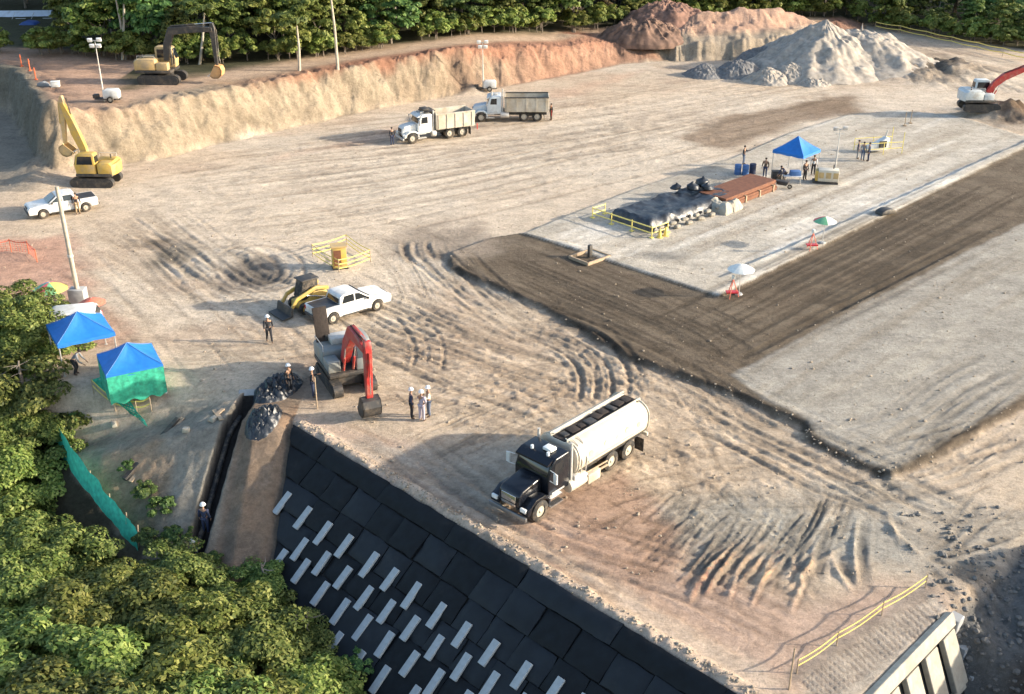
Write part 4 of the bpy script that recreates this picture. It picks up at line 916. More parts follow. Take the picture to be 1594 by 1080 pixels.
# loose stones
def blobs(name, pts, m, seed=0, smin=.06, smax=.2):
    r = random.Random(seed); mb = MB()
    ico = [(0,0,1),(.9,0,.3),(.28,.85,.35),(-.72,.52,.3),(-.72,-.52,.35),(.28,-.85,.3),(.7,.5,-.5),(-.3,.85,-.5),(-.9,0,-.5),(-.3,-.85,-.5),(.7,-.5,-.5),(0,0,-.9)]
    fc = [(0,1,2),(0,2,3),(0,3,4),(0,4,5),(0,5,1),(1,6,2),(2,7,3),(3,8,4),(4,9,5),(5,10,1),(6,7,2),(7,8,3),(8,9,4),(9,10,5),(10,6,1),(11,7,6),(11,8,7),(11,9,8),(11,10,9),(11,6,10)]
    for p in pts:
        s = smin+(smax-smin)*r.random()**2.5; A = Matrix.Translation(p) @ Matrix.Rotation(r.uniform(0,6.3),4,'Z') @ Matrix.Diagonal((s*r.uniform(.7,1.3), s*r.uniform(.7,1.2), s*r.uniform(.5,.9), 1))
        mb.add([(x*r.uniform(.8,1.15), y*r.uniform(.8,1.15), z) for x, y, z in ico], fc, A)
    me = bpy.data.meshes.new(name); me.from_pydata(mb.v, [], mb.f); me.materials.append(m); o = bpy.data.objects.new(name, me); COL.objects.link(o); return o
r = random.Random(8); pts = []
def scat(n, x0, x1, y0, y1, fn=None):
    for _ in range(n):
        px, py = r.uniform(x0, x1), r.uniform(y0, y1)
        if fn and not fn(px, py): continue
        p = G(px, py) if FLAT else on(px, py); zz = top(p.x, p.y)
        if FLAT and abs(zz) > .5: continue
        pts.append((p.x, p.y, zz+.02))
FLAT = False
scat(260, 1450, 1594, 850, 1078); scat(45, 1400, 1560, 790, 860)
tag(blobs('loose_stones', pts, M['stone'], 1, .04, .18), 'grey stones strewn over the gravel slope at the right corner', 'loose stones', kind='stuff')
pts = []; FLAT = True
scat(1500, 0, 1594, 200, 900, lambda x, y: y > 660 or x > 300 or y < 440); 
for _ in range(500):
    a = r.uniform(0, 30.5); b = r.gauss(.35, .18); x, y = CX-Q*a+Q*b, CY+Q*a+Q*b; pts.append((x, y, top(x, y)+.02))
for _ in range(140):
    k = r.randrange(len(LAYER)-8)+5
    a_, b_ = LAYER[k % len(LAYER)], LAYER[(k+1) % len(LAYER)]; t_ = r.random(); x = a_[0]+(b_[0]-a_[0])*t_+r.gauss(0,.3); y = a_[1]+(b_[1]-a_[1])*t_+r.gauss(0,.3); pts.append((x, y, top(x, y)))
tag(blobs('soil_clods', pts, mat('soil_clod', (.33,.27,.2), .95, var=.3), 2, .03, .10), 'small clods of dry earth scattered over the site', 'soil clods', kind='stuff')
# ================================================================== TENTS
M['seamblue'] = mat('tent_seam_tape', (.12,.25,.5), .6)
def tent(p, a0, R_, eave, apex, label, net=False):
    t = empty('canopy_tent', p, 0, label, 'tent', 'blue pyramid canopy tents'); cs = [(R_*math.cos(a0+k*math.pi/2), R_*math.sin(a0+k*math.pi/2)) for k in range(4)]
    vs = []; fs = []; n = 8
    for k in range(4):
        A, B = Vector((*cs[k], eave)), Vector((*cs[(k+1) % 4], eave)); b0 = len(vs)
        for i in range(n+1):
            for j in range(n+1):
                e = A.lerp(B, j/n); u = i/n; q = Vector((0,0,apex)).lerp(e, u); q.z -= .16*math.sin(math.pi*u)*(1-.6*abs(2*j/n-1))+.035*math.sin(j*2.4+k*1.7+u*5)*math.sin(math.pi*u)*math.sin(math.pi*j/n) + .05*math.sin(math.pi*j/n)*u; vs.append(q)
        for i in range(n):
            for j in range(n): q = b0+i*(n+1)+j; fs.append((q, q+n+1, q+n+2, q+1))
        b0 = len(vs)
        for j in range(n+1):
            e = A.lerp(B, j/n); q = e.copy(); q.z -= .05*math.sin(math.pi*j/n); vs.append(q); q = q.copy()*1.0; q.x *= 1.01; q.y *= 1.01; q.z = eave-.24-.03*math.sin(j*2.1); vs.append(q)
        for j in range(n): fs.append((b0+2*j, b0+2*j+1, b0+2*j+3, b0+2*j+2))
    cn = MB().add(vs, fs).build('canopy', M['blue'], t, smooth=True)
    for k in range(4):
        A = Vector((0,0,apex+.015)); B = Vector((*cs[k], eave+.015)); MB().tube([A, A.lerp(B,.5)+Vector((0,0,-.05)), B], .011).build('seam', M['seamblue'], cn)
    for c in cs:
        MB().box((c[0]*.96, c[1]*.96, eave/2-.05), (.05,.05,eave+.05)).box((c[0]*.96, c[1]*.96, .01), (.16,.16,.03)).build('leg', M['galv'], t)
    for k in range(4): A, B = Vector((*cs[k], eave-.1))*.96, Vector((*cs[(k+1) % 4], eave-.1))*.96; A.z = B.z = eave-.1; MB().tube([A, B], .016).build('crossbar', M['galv'], t)
    if net:
        for k in range(4):
            A, B = Vector((*cs[k], 0)), Vector((*cs[(k+1) % 4], 0)); o = (B-A).normalized(); o = Vector((o.y, -o.x, 0)); vs = []; fs = []; m_ = 22
            for i in range(9):
                for j in range(m_+1):
                    q = A.lerp(B, j/m_)*1.0; z = (eave-.12)*(1-i/8)+.0; q = q+o*(.02+.09*float(N1(np.array([j*.35+k*7.]), np.array([i*.28]), 1, 3)[0])*(.3+i/8)); q.z = z + (.10*math.sin(j*.9+k) if i == 8 else 0); vs.append(q)
            for i in range(8):
                for j in range(m_): q = i*(m_+1)+j; fs.append((q, q+m_+1, q+m_+2, q+1))
            MB().add(vs, fs).build('net_wall', M['teal'], t, smooth=True)
    return t
p = on(134,560); p.z = top(p.x, p.y); t1 = p.copy(); tent(p, R(-103), 2.2, 2.0, 3.05, 'blue canopy tent at the tree edge, open at its sides')
p = at(209,603); t2 = p.copy(); tent(p, R(-107), 2.1, 1.75, 2.75, 'blue canopy tent walled with pale green netting', True)
p = at(1236,271); t3 = p.copy(); tent(p, R(-88), 2.1, 2.2, 3.4, 'blue canopy tent alone on the pale concrete pad')
# ================================================================== PEOPLE
def skin_mesh(name, V, E, Rd, sub=1):
    me = bpy.data.meshes.new('skel'); me.from_pydata(V, E, []); o = bpy.data.objects.new('skel', me); COL.objects.link(o)
    md = o.modifiers.new('s', 'SKIN'); md.use_smooth_shade = True; md.branch_smoothing = .4
    for i, r_ in enumerate(Rd): me.skin_vertices[0].data[i].radius = (r_, r_) if not isinstance(r_, tuple) else r_
    me.skin_vertices[0].data[0].use_root = True
    sb = o.modifiers.new('u', 'SUBSURF'); sb.levels = sub; sb.render_levels = sub
    dg = bpy.context.evaluated_depsgraph_get(); dg.update(); out = bpy.data.meshes.new_from_object(o.evaluated_get(dg)); out.name = name
    bpy.data.objects.remove(o); bpy.data.meshes.remove(me); return out
def limb_pts(pose):
    P = dict(pelvis=(0,0,.95), belly=(.01,0,1.12), chest=(.0,0,1.34), neck=(0,0,1.50), throat=(.01,0,1.56), head=(.03,0,1.66), crown=(.02,0,1.75), nose=(.115,0,1.645))
    for s, k in ((1,'l'),(-1,'r')):
        P['sh'+k] = (0, s*.185, 1.43); P['hip'+k] = (0, s*.10, .90); P['kn'+k] = (.02, s*.11, .50); P['an'+k] = (-.01, s*.12, .09); P['toe'+k] = (.17, s*.14, .04)
        P['el'+k] = (-.02, s*.27, 1.15); P['wr'+k] = (.06, s*.29, .92); P['pa'+k] = (.08, s*.29, .85)
    if pose == 'walk':
        P.update(knl=(.17,.11,.54), anl=(.26,.12,.13), toel=(.42,.13,.12), knr=(-.02,-.11,.50), anr=(-.26,-.12,.13), toer=(-.12,-.13,.04), ell=(-.14,.26,1.18), wrl=(-.16,.29,.95), pal=(-.14,.29,.88), elr=(.10,-.26,1.18), wrr=(.25,-.27,1.02), par=(.30,-.27,.96))
    if pose == 'gesture':
        P.update(ell=(.10,.28,1.20), wrl=(.32,.20,1.27), pal=(.39,.18,1.29), elr=(-.02,-.30,1.20), wrr=(.08,-.16,1.02), par=(.11,-.10,1.00))
    if pose == 'bend':
        for k, v in list(P.items()):
            if v[2] > 1.0 or k[:2] in ('wr','pa'):
                x, y, z = v; a = R(38); zz = z-.95; P[k] = (x*math.cos(a)+zz*math.sin(a), y, .95-x*math.sin(a)+zz*math.cos(a))
        P.update(knl=(.14,.12,.5), knr=(.12,-.12,.5), wrl=(.62,.18,.85), pal=(.68,.16,.79), wrr=(.58,-.2,.8), par=(.64,-.18,.74), ell=(.42,.26,.98), elr=(.4,-.27,.96))
    return P
POSES = {}
def pose_meshes(pose):
    if pose in POSES: return POSES[pose]
    P = limb_pts(pose); names = list(P); 
    names = ['pelvis']+[n for n in names if n != 'pelvis']; V = [P[n] for n in names]; ix = {n: i for i, n in enumerate(names)}
    rad = dict(pelvis=.115, belly=.105, chest=.125, neck=.055, throat=.05, head=.092, crown=.07, nose=.018)
    for k in 'lr': rad.update({'sh'+k:.06, 'hip'+k:.085, 'kn'+k:.058, 'an'+k:.042, 'toe'+k:.035, 'el'+k:.042, 'wr'+k:.028, 'pa'+k:.034})
    E = [('pelvis','belly'),('belly','chest'),('chest','neck'),('neck','throat'),('throat','head'),('head','crown'),('head','nose')]
    for k in 'lr': E += [('chest','sh'+k),('sh'+k,'el'+k),('el'+k,'wr'+k),('wr'+k,'pa'+k),('pelvis','hip'+k),('hip'+k,'kn'+k),('kn'+k,'an'+k),('an'+k,'toe'+k)]
    Ei = [(ix[a], ix[b]) for a, b in E]; Rd = [rad[n] for n in names]
    for k, s in (('l',1),('r',-1)):   # fingers and thumb
        pa = Vector(P['pa'+k]); d = (pa-Vector(P['wr'+k])).normalized(); sd_ = d.cross(Vector((0,1,0))).normalized()
        for f, (o, L_) in enumerate(((-.027,.075),(-.009,.085),(.009,.08),(.027,.062))):
            a = pa+d*.04+sd_*o; b = a+d*L_*.5+Vector((0,-s*.006,0)); c = a+d*L_+Vector((0,-s*.022,0)); n0 = len(V); V += [tuple(a), tuple(b), tuple(c)]; Rd += [.010,.009,.007]; Ei += [(ix['pa'+k], n0),(n0,n0+1),(n0+1,n0+2)]
        a = pa-sd_*.032+Vector((0,-s*.01,0)); b = a+d*.03-sd_*.018; n0 = len(V); V += [tuple(a), tuple(b)]; Rd += [.011,.009]; Ei += [(ix['pa'+k], n0),(n0,n0+1)]
    body = skin_mesh('body', V, Ei, Rd)
    def sub(ns, es, f, ex_={}):
        nn = list(ns); return skin_mesh('cloth', [P[n] for n in nn], [(nn.index(a), nn.index(b)) for a, b in es], [ex_.get(n, rad[n]*f+.012) for n in nn])
    shirt = sub(['belly','chest','neck','pelvis','shl','ell','wrl','shr','elr','wrr'], [('pelvis','belly'),('belly','chest'),('chest','neck'),('chest','shl'),('shl','ell'),('ell','wrl'),('chest','shr'),('shr','elr'),('elr','wrr')], 1.1, dict(neck=.06, wrl=.042, wrr=.042, pelvis=.125))
    tr = sub(['pelvis','hipl','knl','anl','hipr','knr','anr'], [('pelvis','hipl'),('hipl','knl'),('knl','anl'),('pelvis','hipr'),('hipr','knr'),('knr','anr')], 1.12, dict(anl=.06, anr=.06, pelvis=.12))
    boots = MB()
    bt = []
    for k in 'lr':
        a, b = Vector(P['an'+k]), Vector(P['toe'+k]); bt.append(skin_mesh('boot', [tuple(a+Vector((0,0,.06))), tuple(a), tuple(a+Vector((-.03,0,-.035))), tuple(b)], [(0,1),(1,2),(1,3)], [.055,.055,.045,.045]))
    hd = Vector(P['head']); cr = Vector(P['crown']); up = (cr-hd).normalized()
    T = Matrix.Translation(hd+up*.055) @ up.to_track_quat('Z','Y').to_matrix().to_4x4()
    hp = MB().lathe([(0,.125),(.05,.118),(.09,.095),(.118,.05),(.125,0),(.15,-.012),(.15,-.022),(.11,-.01)], 16, T); ho = hp.build('helmet', M['helmet'], smooth=True); hm = ho.data; bpy.data.objects.remove(ho)
    ha = MB().lathe([(0,.06),(.07,.04),(.10,-.01),(.102,-.06),(.07,-.09)], 12, Matrix.Translation(Vector((-.018,0,-.0))) @ T); ho = ha.build('hair', M['hair'], smooth=True); am = ho.data; bpy.data.objects.remove(ho)
    ey = MB()
    fw = Vector((1,0,0)) if pose != 'bend' else Vector((math.cos(R(38)),0,-math.sin(R(38))))
    ear = []
    eo = []
    for s in (-1,1):
        c = hd+fw*.080+Vector((0,s*.032,0))+up*.015; e_ = MB().cyl(c, c+fw*.012, .012, .008, 8).build('eye', M['hair']); eo.append(e_.data); bpy.data.objects.remove(e_)
    c = hd+fw*.083-up*.045; e_ = MB().box((c.x,c.y,c.z),(.012,.045,.01)).build('mouth', M['ltred']); eo.append(e_.data); bpy.data.objects.remove(e_)
    POSES[pose] = dict(body=body, shirt=shirt, trousers=tr, boots=bt, helmet=hm, hair=am, face=eo); return POSES[pose]
def person(px, py, face, pose, shirt, trousers, helmet, label, dz=0., group=None, pos=None, sc_=1.0):
    p = pos or at(px, py); t = empty('person', (p[0], p[1], p[2]+dz), face, label, 'person', group); ms = pose_meshes(pose); t.scale = (sc_,)*3
    def add(n, me, m):
        o = bpy.data.objects.new(n, me); COL.objects.link(o); o.parent = t
        if not me.materials: me.materials.append(m)
        o.material_slots[0].link = 'OBJECT'; o.material_slots[0].material = m; return o
    b = add('body', ms['body'], M['skin']); add('shirt', ms['shirt'], M[shirt]); add('trousers', ms['trousers'], M[trousers])
    for q in ms['boots']: add('boot', q, M['c_brown'])
    if helmet: add('helmet', ms['helmet'], M['helmet'] if helmet is True else M[helmet])
    else: add('hair', ms['hair'], M['hair'])
    for q, n in zip(ms['face'], ('eye','eye','mouth')): add(n, q, M['hair'] if n == 'eye' else M['c_brown'])
    return t
person(420,533, R(-70), 'walk', 'c_black', 'c_black', True, 'person in dark clothes and white helmet walking alone on open ground')
person(452,612, R(-30), 'stand', 'c_black', 'c_black', True, 'person in black standing behind the crumpled black fabric')
person(488,618, R(10), 'gesture', 'c_black', 'c_navy', True, 'person in black standing at the rear of the red armed excavator')
person(641,651, R(10), 'stand', 'c_navy', 'c_black', True, 'person in navy clothes, leftmost of the three talking near the excavator bucket', group='three people talking')
person(657,655, R(60), 'gesture', 'c_lilac', 'c_lilac', True, 'person in pale lilac clothes, middle of the three talking near the bucket', group='three people talking')
person(668,648, R(200), 'gesture', 'c_cream', 'c_denim', True, 'person in bright cream jacket, rightmost of the three talking near the bucket', group='three people talking')
person(611,226, R(120), 'stand', 'c_black', 'c_navy', False, 'person in dark clothes standing before the nose of the nearer tipper lorry')
person(858,187, R(200), 'stand', 'c_black', 'c_brown', False, 'person in dark clothes standing behind the farther tipper lorry')
person(122,333, R(-60), 'stand', 'c_black', 'c_khaki', False, 'person in black top and khaki trousers beside the white pickup door')
person(1157,256, R(-30), 'gesture', 'c_black', 'c_denim', False, 'person in black top on the far side of the blue drums')
person(1334,247, R(-20), 'stand', 'c_navy', 'c_grey', False, 'person in navy top, leftmost of three by the yellow survey frame', group='people by the survey frame')
person(1342,250, R(40), 'stand', 'c_grey', 'c_denim', False, 'person in pale grey top, middle of three by the yellow survey frame', group='people by the survey frame')
person(1351,251, R(170), 'stand', 'c_denim', 'c_navy', False, 'person in denim shirt, nearest the yellow survey frame of three', group='people by the survey frame')
person(1221,285, R(200), 'bend', 'c_navy', 'c_brown', False, 'person in navy bending at the front of the blue tent on the pad')
person(1252,280, R(-60), 'stand', 'c_black', 'c_black', False, 'person in black standing inside the lone blue tent')
person(1265,272, R(-100), 'stand', 'c_white', 'c_black', False, 'person in white top standing at the right of the lone blue tent')
person(1190,276, R(-120), 'stand', 'c_brown', 'c_navy', False, 'person in brown top beside the rusty plates')
for q, (px, py) in enumerate(((308,800),(293,828),(288,852))):
    y = (44.6, 42.9, 41.6)[q]; x = -14.9-(46.5-y)*.1
    person(0,0, R(80-30*q), 'gesture' if q else 'stand', 'c_navy', 'c_navy', True, ('worker in navy and white helmet, farthest up the deep trench', 'worker in navy and white helmet, middle one in the deep trench', 'worker in navy and white helmet, lowest in the deep trench')[q], pos=(x, y, top(x, y)), group='workers in the trench')
person(118,583, R(0), 'bend', 'c_grey', 'c_black', False, 'person in grey bending under the open blue tent')
# ================================================================== SITE EQUIPMENT
def light_tower(p, h, label, trailer=True, n=4, s=1, wm='white'):
    t = empty('light_tower', p, 0, label, 'light tower', 'lighting towers')
    MB().cyl((0,0,0), (0,0,h*.55), .07, n=8).cyl((0,0,h*.5), (0,0,h), .045, n=8).build('mast', M['galv'], t)
    MB().box((0,0,h), (1.0,.06,.06)).box((0,0,h-.42), (.8,.05,.05)).build('crossarm', M['galv'], t)
    for x, z in ((-.42,h+.06),(.42,h+.1),(-.3,h-.45),(.32,h-.45))[:n]: MB().box((x,-.12,z), (.44,.2,.34), rx=R(20)).build('floodlight', M['lamp'], t, bevel=.04)
    if trailer:
        MB().prism([(-.7,.35),(-.7,1.0),(-.5,1.2),(.6,1.2),(.75,1.0),(.75,.35)], -.45, .45, Matrix.Translation((s*.75,0,0))).build('generator_cover', M[wm], t, bevel=.08)
        MB().box((s*.4,0,.3),(2.4,.7,.1)).build('chassis', M['dark'], t)
        MB().box((-s*.75,.1,.5),(.5,.5,.35)).build('battery_box', M['dark'], t, bevel=.03)
        for y in (-.55,.55): wheel(t, s*.75, y, .3, .3, .2)
    return t
light_tower(at(163,158), 5.6, 'light tower with four white lamps and white generator on the upper terrace')
light_tower(at(752,141), 5.4, 'light tower standing behind the cab of the farther tipper lorry')
t = light_tower(at(1300,263), 3.6, 'thin floodlight post without trailer, between the blue tent and survey frame', False, 2)
for c in t.children:
    if c.name.startswith('floodlight'): c.data = c.data.copy(); c.data.materials[0] = M['galv']
# leaning pole in its concrete block
b = at(124,472); tp = lift(88,290,b.y-.3)
t = empty('utility_pole', b, 0, 'tall pale pole leaning to the left out of a grey concrete block', 'pole')
MB().box((0,0,.5), (1.0,.8,1.1)).build('concrete_block', M['concrete'], t, bevel=.04)
MB().cyl((0,0,.9), tp-b, .16, .12, 12).build('pole', M['barkpale'], t, smooth=True); k = (tp-b)*.42; MB().cyl(k*.98, k*1.02, .19, n=12).build('collar', M['galv'], t)
# yellow cabinet in its taped pen
p = at(529,416); t = empty('fuel_cabinet', p, R(15), 'orange yellow site cabinet with a brown door inside a yellow taped pen', 'cabinet')
MB().box((0,0,.85),(1.0,.8,1.5), top=.96).build('body', M['yellow'], t, bevel=.03); MB().box((-.15,-.41,.85),(.5,.03,1.1)).build('door', M['rust'], t); MB().box((0,0,1.64),(1.1,.9,.08)).build('lid', M['tanyellow'], t)
MB().box((0,0,.05),(1.1,.9,.1)).build('skid', M['dark'], t)
def barrier(label, pts, h=1.05, lines=(.55,1.0), m='tape', post='wood', name='tape_barrier', cat='tape barrier', group=None, closed=False, net=None, pr=.03, tw=.035):
    P = [at(*q) if len(q) == 2 else Vector((q[0], q[1], top(q[0], q[1]))) for q in pts]; o = P[0]; t = empty(name, o, 0, label, cat, group)
    for q in P: MB().cyl(q-o+Vector((0,0,-.1)), q-o+Vector((0,0,h)), pr, n=6).build('post', M[post], t)
    Q2 = P+[P[0]] if closed else P
    for z in lines:
        for a, b in zip(Q2, Q2[1:]):
            mb = MB(); n = 6; prev = None
            for i in range(n+1):
                u = i/n; q = a.lerp(b, u)-o; q.z += z-.10*math.sin(math.pi*u)
                if prev is not None: d = (q-prev); mb.box((q+prev)/2, (d.length+.01, .012, tw*2), rz=math.atan2(d.y, d.x), ry=-math.asin(max(-1,min(1,d.z/d.length))))
                prev = q
            mb.build('tape', M[m], t)
    if net:
        for a, b in zip(Q2, Q2[1:]):
            d = (b-a); n = max(3, int(d.length/.25)); mb = MB()
            for i in range(n+1): q = a+d*(i/n)-o; mb.cyl(q+Vector((0,0,.1)), q+Vector((0,0,h-.05)), .012, n=4)
            for z in np.arange(.15, h, .16): mb.cyl(a-o+Vector((0,0,z)), b-o+Vector((0,0,z)), .012, n=4)
            mb.build('net', M[net], t)
    return t
barrier('square pen of yellow tape around the orange cabinet', [(487,400),(540,384),(577,408),(528,424)], 1.0, (.3,.6,.92), closed=True)
barrier('double yellow tape barrier along the sunlit wall at the bottom right', [(1240,1048),(1302,1005),(1372,958),(1440,915)], .7, (.36,.62), tw=.022)
barrier('long yellow tape barrier edging the far road below the forest', [(1362,46),(1400,52),(1440,61),(1480,70),(1520,79),(1560,88),(1600,97)], 1.2, (.55,1.1), tw=.06)
barrier('red mesh barrier low at the left edge above the tree', [(-10,395),(18,392),(45,395),(58,408)], 1.0, (.9,), m='mesh_red', net='mesh_red', name='mesh_barrier', cat='mesh barrier', post='orange')
barrier('yellow tape and stakes between the green netting and the sunken gray ground', [(146,612),(180,640),(214,646),(236,640)], .9, (.5,.85))
for q, (px, py) in enumerate(((34,103),(47,110),(56,124),(104,181))):
    MB().cyl((0,0,-.1),(0,0,1.25),.07,.05,8).cyl((0,0,.9),(0,0,1.1),.075,n=8).cyl((0,0,0),(0,0,.08),.2,n=8).build('marker_post', M['orange'], None, loc=at(px, py))
    tag(bpy.context.scene.objects[[o.name for o in COL.objects if o.name.startswith('marker_post')][-1]], ('orange marker post farthest left on the terrace rim','orange marker post second from the left on the terrace rim','orange marker post nearest the dark corner of the terrace rim','orange stake at the front tip of the terrace above the yellow excavator')[q], 'marker post', 'orange marker posts')
def solo(mb, name, m, loc, label, cat, rz=0, bevel=0, group=None, smooth=False):
    o = mb.build(name, m, None, bevel=bevel, smooth=smooth, loc=loc); o.rotation_euler = (0,0,rz); return tag(o, label, cat, group)
solo(MB().cyl((0,0,-.1),(0,0,1.9),.035,n=8), 'stake', M['wood'], at(494,636), 'thin pale stake left of the excavator bucket at the wall corner', 'stake')
solo(MB().cyl((0,0,-.1),(0,0,1.9),.035,n=8), 'stake', M['wood'], at(1228,1073), 'thin pale stake at the near end of the double tape barrier', 'stake')
t = empty('cooler_box', at(87,136), R(8), 'small white box standing on the terrace left of the light tower', 'box'); MB().box((0,0,.3),(.8,.55,.5)).build('tub', M['white'], t, bevel=.05); MB().box((0,0,.59),(.84,.59,.08)).build('lid', M['u_white'], t, bevel=.02)
solo(MB().prism([(-.6,0),(-.5,.35),(.1,.5),(.5,.25),(.65,0)], -.3, .3), 'tool_bag', M['c_grey'], at(68,134), 'dark grey tool bag beside the small white box', 'bag', bevel=.08)
# survey frame
p = at(1366,236); t = empty('drilling_rig', p, R(12), 'white drilling rig inside a yellow rail frame on the pad', 'drilling rig')
for x in (-1.9,0,1.9):
    for y in (-1,1): MB().cyl((x,y,0),(x,y,1.15 if x < 1.8 else 2.0),.035,n=6).build('post', M['tape'], t)
for y in (-1,1):
    for z in (.55,1.1): MB().cyl((-1.9,y,z),(1.9,y,z),.03,n=6).build('rail', M['tape'], t)
MB().prism([(-1.2,.2),(-1.2,.7),(-.2,.9),(.6,1.4),(.9,1.3),(.8,.2)], -.35, .35).build('rig_body', M['white'], t, bevel=.05); MB().cyl((.35,0,.3),(.75,0,2.0),.07,n=8).build('drill_mast', M['galv'], t); MB().box((.2,-.4,.8),(.7,.1,.6)).build('side_panel', M['dark'], t)
for q, (px, py) in enumerate(((1408,196),(1417,192))): solo(MB().cyl((0,0,0),(0,0,1.4),.04,n=6).box((0,0,.06),(.3,.3,.1)), 'stake', M['wood'], at(px, py), ('stake nearer the survey frame of the two on the far pad edge','farther stake of the two on the far pad edge')[q], 'stake')
# pieces round the lone tent
def drum(p, label, m='c_blue'):
    return solo(MB().lathe([(0,0),(.28,0),(.29,.03),(.285,.28),(.30,.30),(.285,.32),(.285,.58),(.30,.60),(.285,.62),(.29,.86),(.28,.88),(0,.87)], 18), 'drum', M[m], p, label, 'drum', group='drums near the tent', smooth=True)
for i, (px, py, lb) in enumerate(((1148,271,'blue drum farthest left of the row before the person in black'),(1160,272,'blue drum in the middle of the row of three'),(1171,270,'blue drum nearest the rusty plates'))): drum(at(px, py), lb, ('c_blue','c_blue','c_navy')[i])
t = empty('generator', at(1284,284), R(-12), 'cream generator with an orange end and exhaust, right of the lone tent', 'generator')
MB().box((0.2,0,.7),(1.7,.95,1.0)).build('housing', M['cream'], t, bevel=.05); MB().box((-.75,0,.65),(.25,.9,.85)).build('end_panel', M['yellow'], t, bevel=.03); MB().box((0,0,.1),(2.1,1.0,.16)).build('skid', M['dark'], t); MB().cyl((.6,.2,1.2),(.6,.2,1.55),.05,n=8).build('exhaust_pipe', M['dark'], t)
for x in (-.4,.2,.8): MB().box((x,-.48,.75),(.42,.03,.5)).build('louvre_panel', M['tanyellow'], t)
t = empty('work_table', at(1232,286), R(-10), 'low table with a blue cloth in front of the lone tent', 'table'); MB().box((0,0,.74),(1.5,.75,.05)).build('table_top', M['c_white'], t)
for x in (-.68,.68):
    for y in (-.3,.3): MB().cyl((x,y,0),(x,y,.73),.025,n=6).build('leg', M['galv'], t)
solo(MB().prism([(-.45,0),(-.42,.4),(.42,.4),(.45,0)], -.3, .3), 'crate', M['c_blue'], at(1236,286)+Vector((0,0,.77)), 'blue plastic crate standing on the work table', 'crate', bevel=.03)
solo(MB().box((0,0,.35),(.8,.6,.7)).box((0,0,.74),(.86,.66,.08)), 'equipment_case', M['dark'], at(1208,279), 'dark equipment case at the left of the work table', 'case', bevel=.03)
t = empty('wheelbarrow', at(1216,292), R(150), 'dark wheelbarrow before the lone tent', 'wheelbarrow'); MB().prism([(-.5,.3),(-.62,.62),(.55,.62),(.25,.3)], -.3,.3).build('tray', M['dark'], t, bevel=.03); MB().tube([(-.62,.25,.3),(.3,.2,.3),(1.1,.28,.6)],.02).tube([(-.62,-.25,.3),(.3,-.2,.3),(1.1,-.28,.6)],.02).build('frame', M['galv'], t); wheel(t,-.72,.02,.2,.2,.09)
# tarpaulin mound, sandbags, rusty plates
def covered(p0, p1, W, h, name, label, cat, m, seed, sag=.25, noise=.28):
    a, b = G(*p0, .42), G(*p1, .42); L_ = (b-a).length; rz = math.atan2(b.y-a.y, b.x-a.x); n, k = 60, 34; vs = []; fs = []
    for i in range(n+1):
        for j in range(k+1):
            u, v = i/n, j/k; x = L_*u; y = W*(v-.5); e = min(u, 1-u)*L_; f = min(v, 1-v)*W; d = min(e, f)
            z = h*min(1, (d/.45)**.6 if d > 0 else 0) + noise*h*float(N1(np.array([x+seed]), np.array([y*1.4]), 1.4, 4, .6)[0])*min(1, d*2.5+.15) - sag*h*math.sin(math.pi*u)*math.sin(math.pi*v)
            wx = .18*float(N2(np.array([x*1.5+seed]), np.array([y*1.5]), 1.)[0]); vs.append((x+wx, y+wx, max(z, -.05) if d > 1e-6 else -.12))
    for i in range(n):
        for j in range(k): q = i*(k+1)+j; fs.append((q, q+k+1, q+k+2, q+1))
    o = MB().add(vs, fs).build(name, m, smooth=True, loc=(a.x, a.y, top(a.x, a.y))); o.rotation_euler = (0,0,rz); return tag(o, label, cat), a, b, rz
o, a, b, rz = covered((978,347),(1118,301), 4.3, .9, 'tarpaulin_cover', 'crumpled black plastic sheet over the long mound on the pad', 'tarpaulin', M['tarp'], 3.)
dv = Vector((math.cos(rz), math.sin(rz), 0)); nv = Vector((-dv.y, dv.x, 0)); L_ = (b-a).length
rq = random.Random(9); proto = None
for i in range(14):
    row = i % 2; q = a+dv*(.8+(i//2)*.95*L_/7.5+row*.25)-nv*(2.55+.25*row); z = top(q.x, q.y)+.02+.26*(1-row)
    if proto is None:
        proto = MB().box((0,0,.14),(.62,.38,.26)).build('sandbag', M['u_white'], None, bevel=.12, seg=3); proto.data.materials[0] = mat('sandbag_fabric', (.27,.245,.20), .9, var=.4, bump=.3); sbg = proto
    else: sbg = dup(proto)
    sbg.location = (q.x, q.y, z); sbg.rotation_euler = (0,0,rz+rq.uniform(-.3,.3)); tag(sbg, 'dusty beige sandbag in the low row along the front of the black plastic sheet', 'sandbag', 'sandbags along the plastic sheet')
for i, (u, v, s_) in enumerate(((.78,.4,.55),(.86,.0,.5),(.93,.55,.6),(.97,-.5,.5),(.70,.9,.45),(1.02,.1,.5))):
    q = a+dv*L_*u+nv*v*2; o = MB().lathe([(0,0),(s_*.8,.02),(s_,.25*s_),(s_*.85,.7*s_),(s_*.3,1.0*s_),(s_*.15,1.25*s_),(0,1.2*s_)], 12).build('rubbish_bag', M['tarp'], None, smooth=True, loc=(q.x,q.y,top(q.x,q.y)+(.9 if u < .95 else .1)))
    for vtx in o.data.vertices: vtx.co.x += .08*math.sin(9*vtx.co.z+i); vtx.co.y *= .85+.1*math.sin(i)
    tag(o, ('bulging black bag on the middle of the plastic sheet','black bag at the centre of the plastic sheet end','large black bag on the back edge of the plastic sheet','black bag at the front corner before the rusty plates','small black bag at the rear of the plastic sheet','black bag wedged against the rusty plates')[i], 'bag', 'black bags')
a2, b2 = G(1118,318,.42), G(1196,288,.42); rz2 = math.atan2((b2-a2).y, (b2-a2).x); L2_ = (b2-a2).length
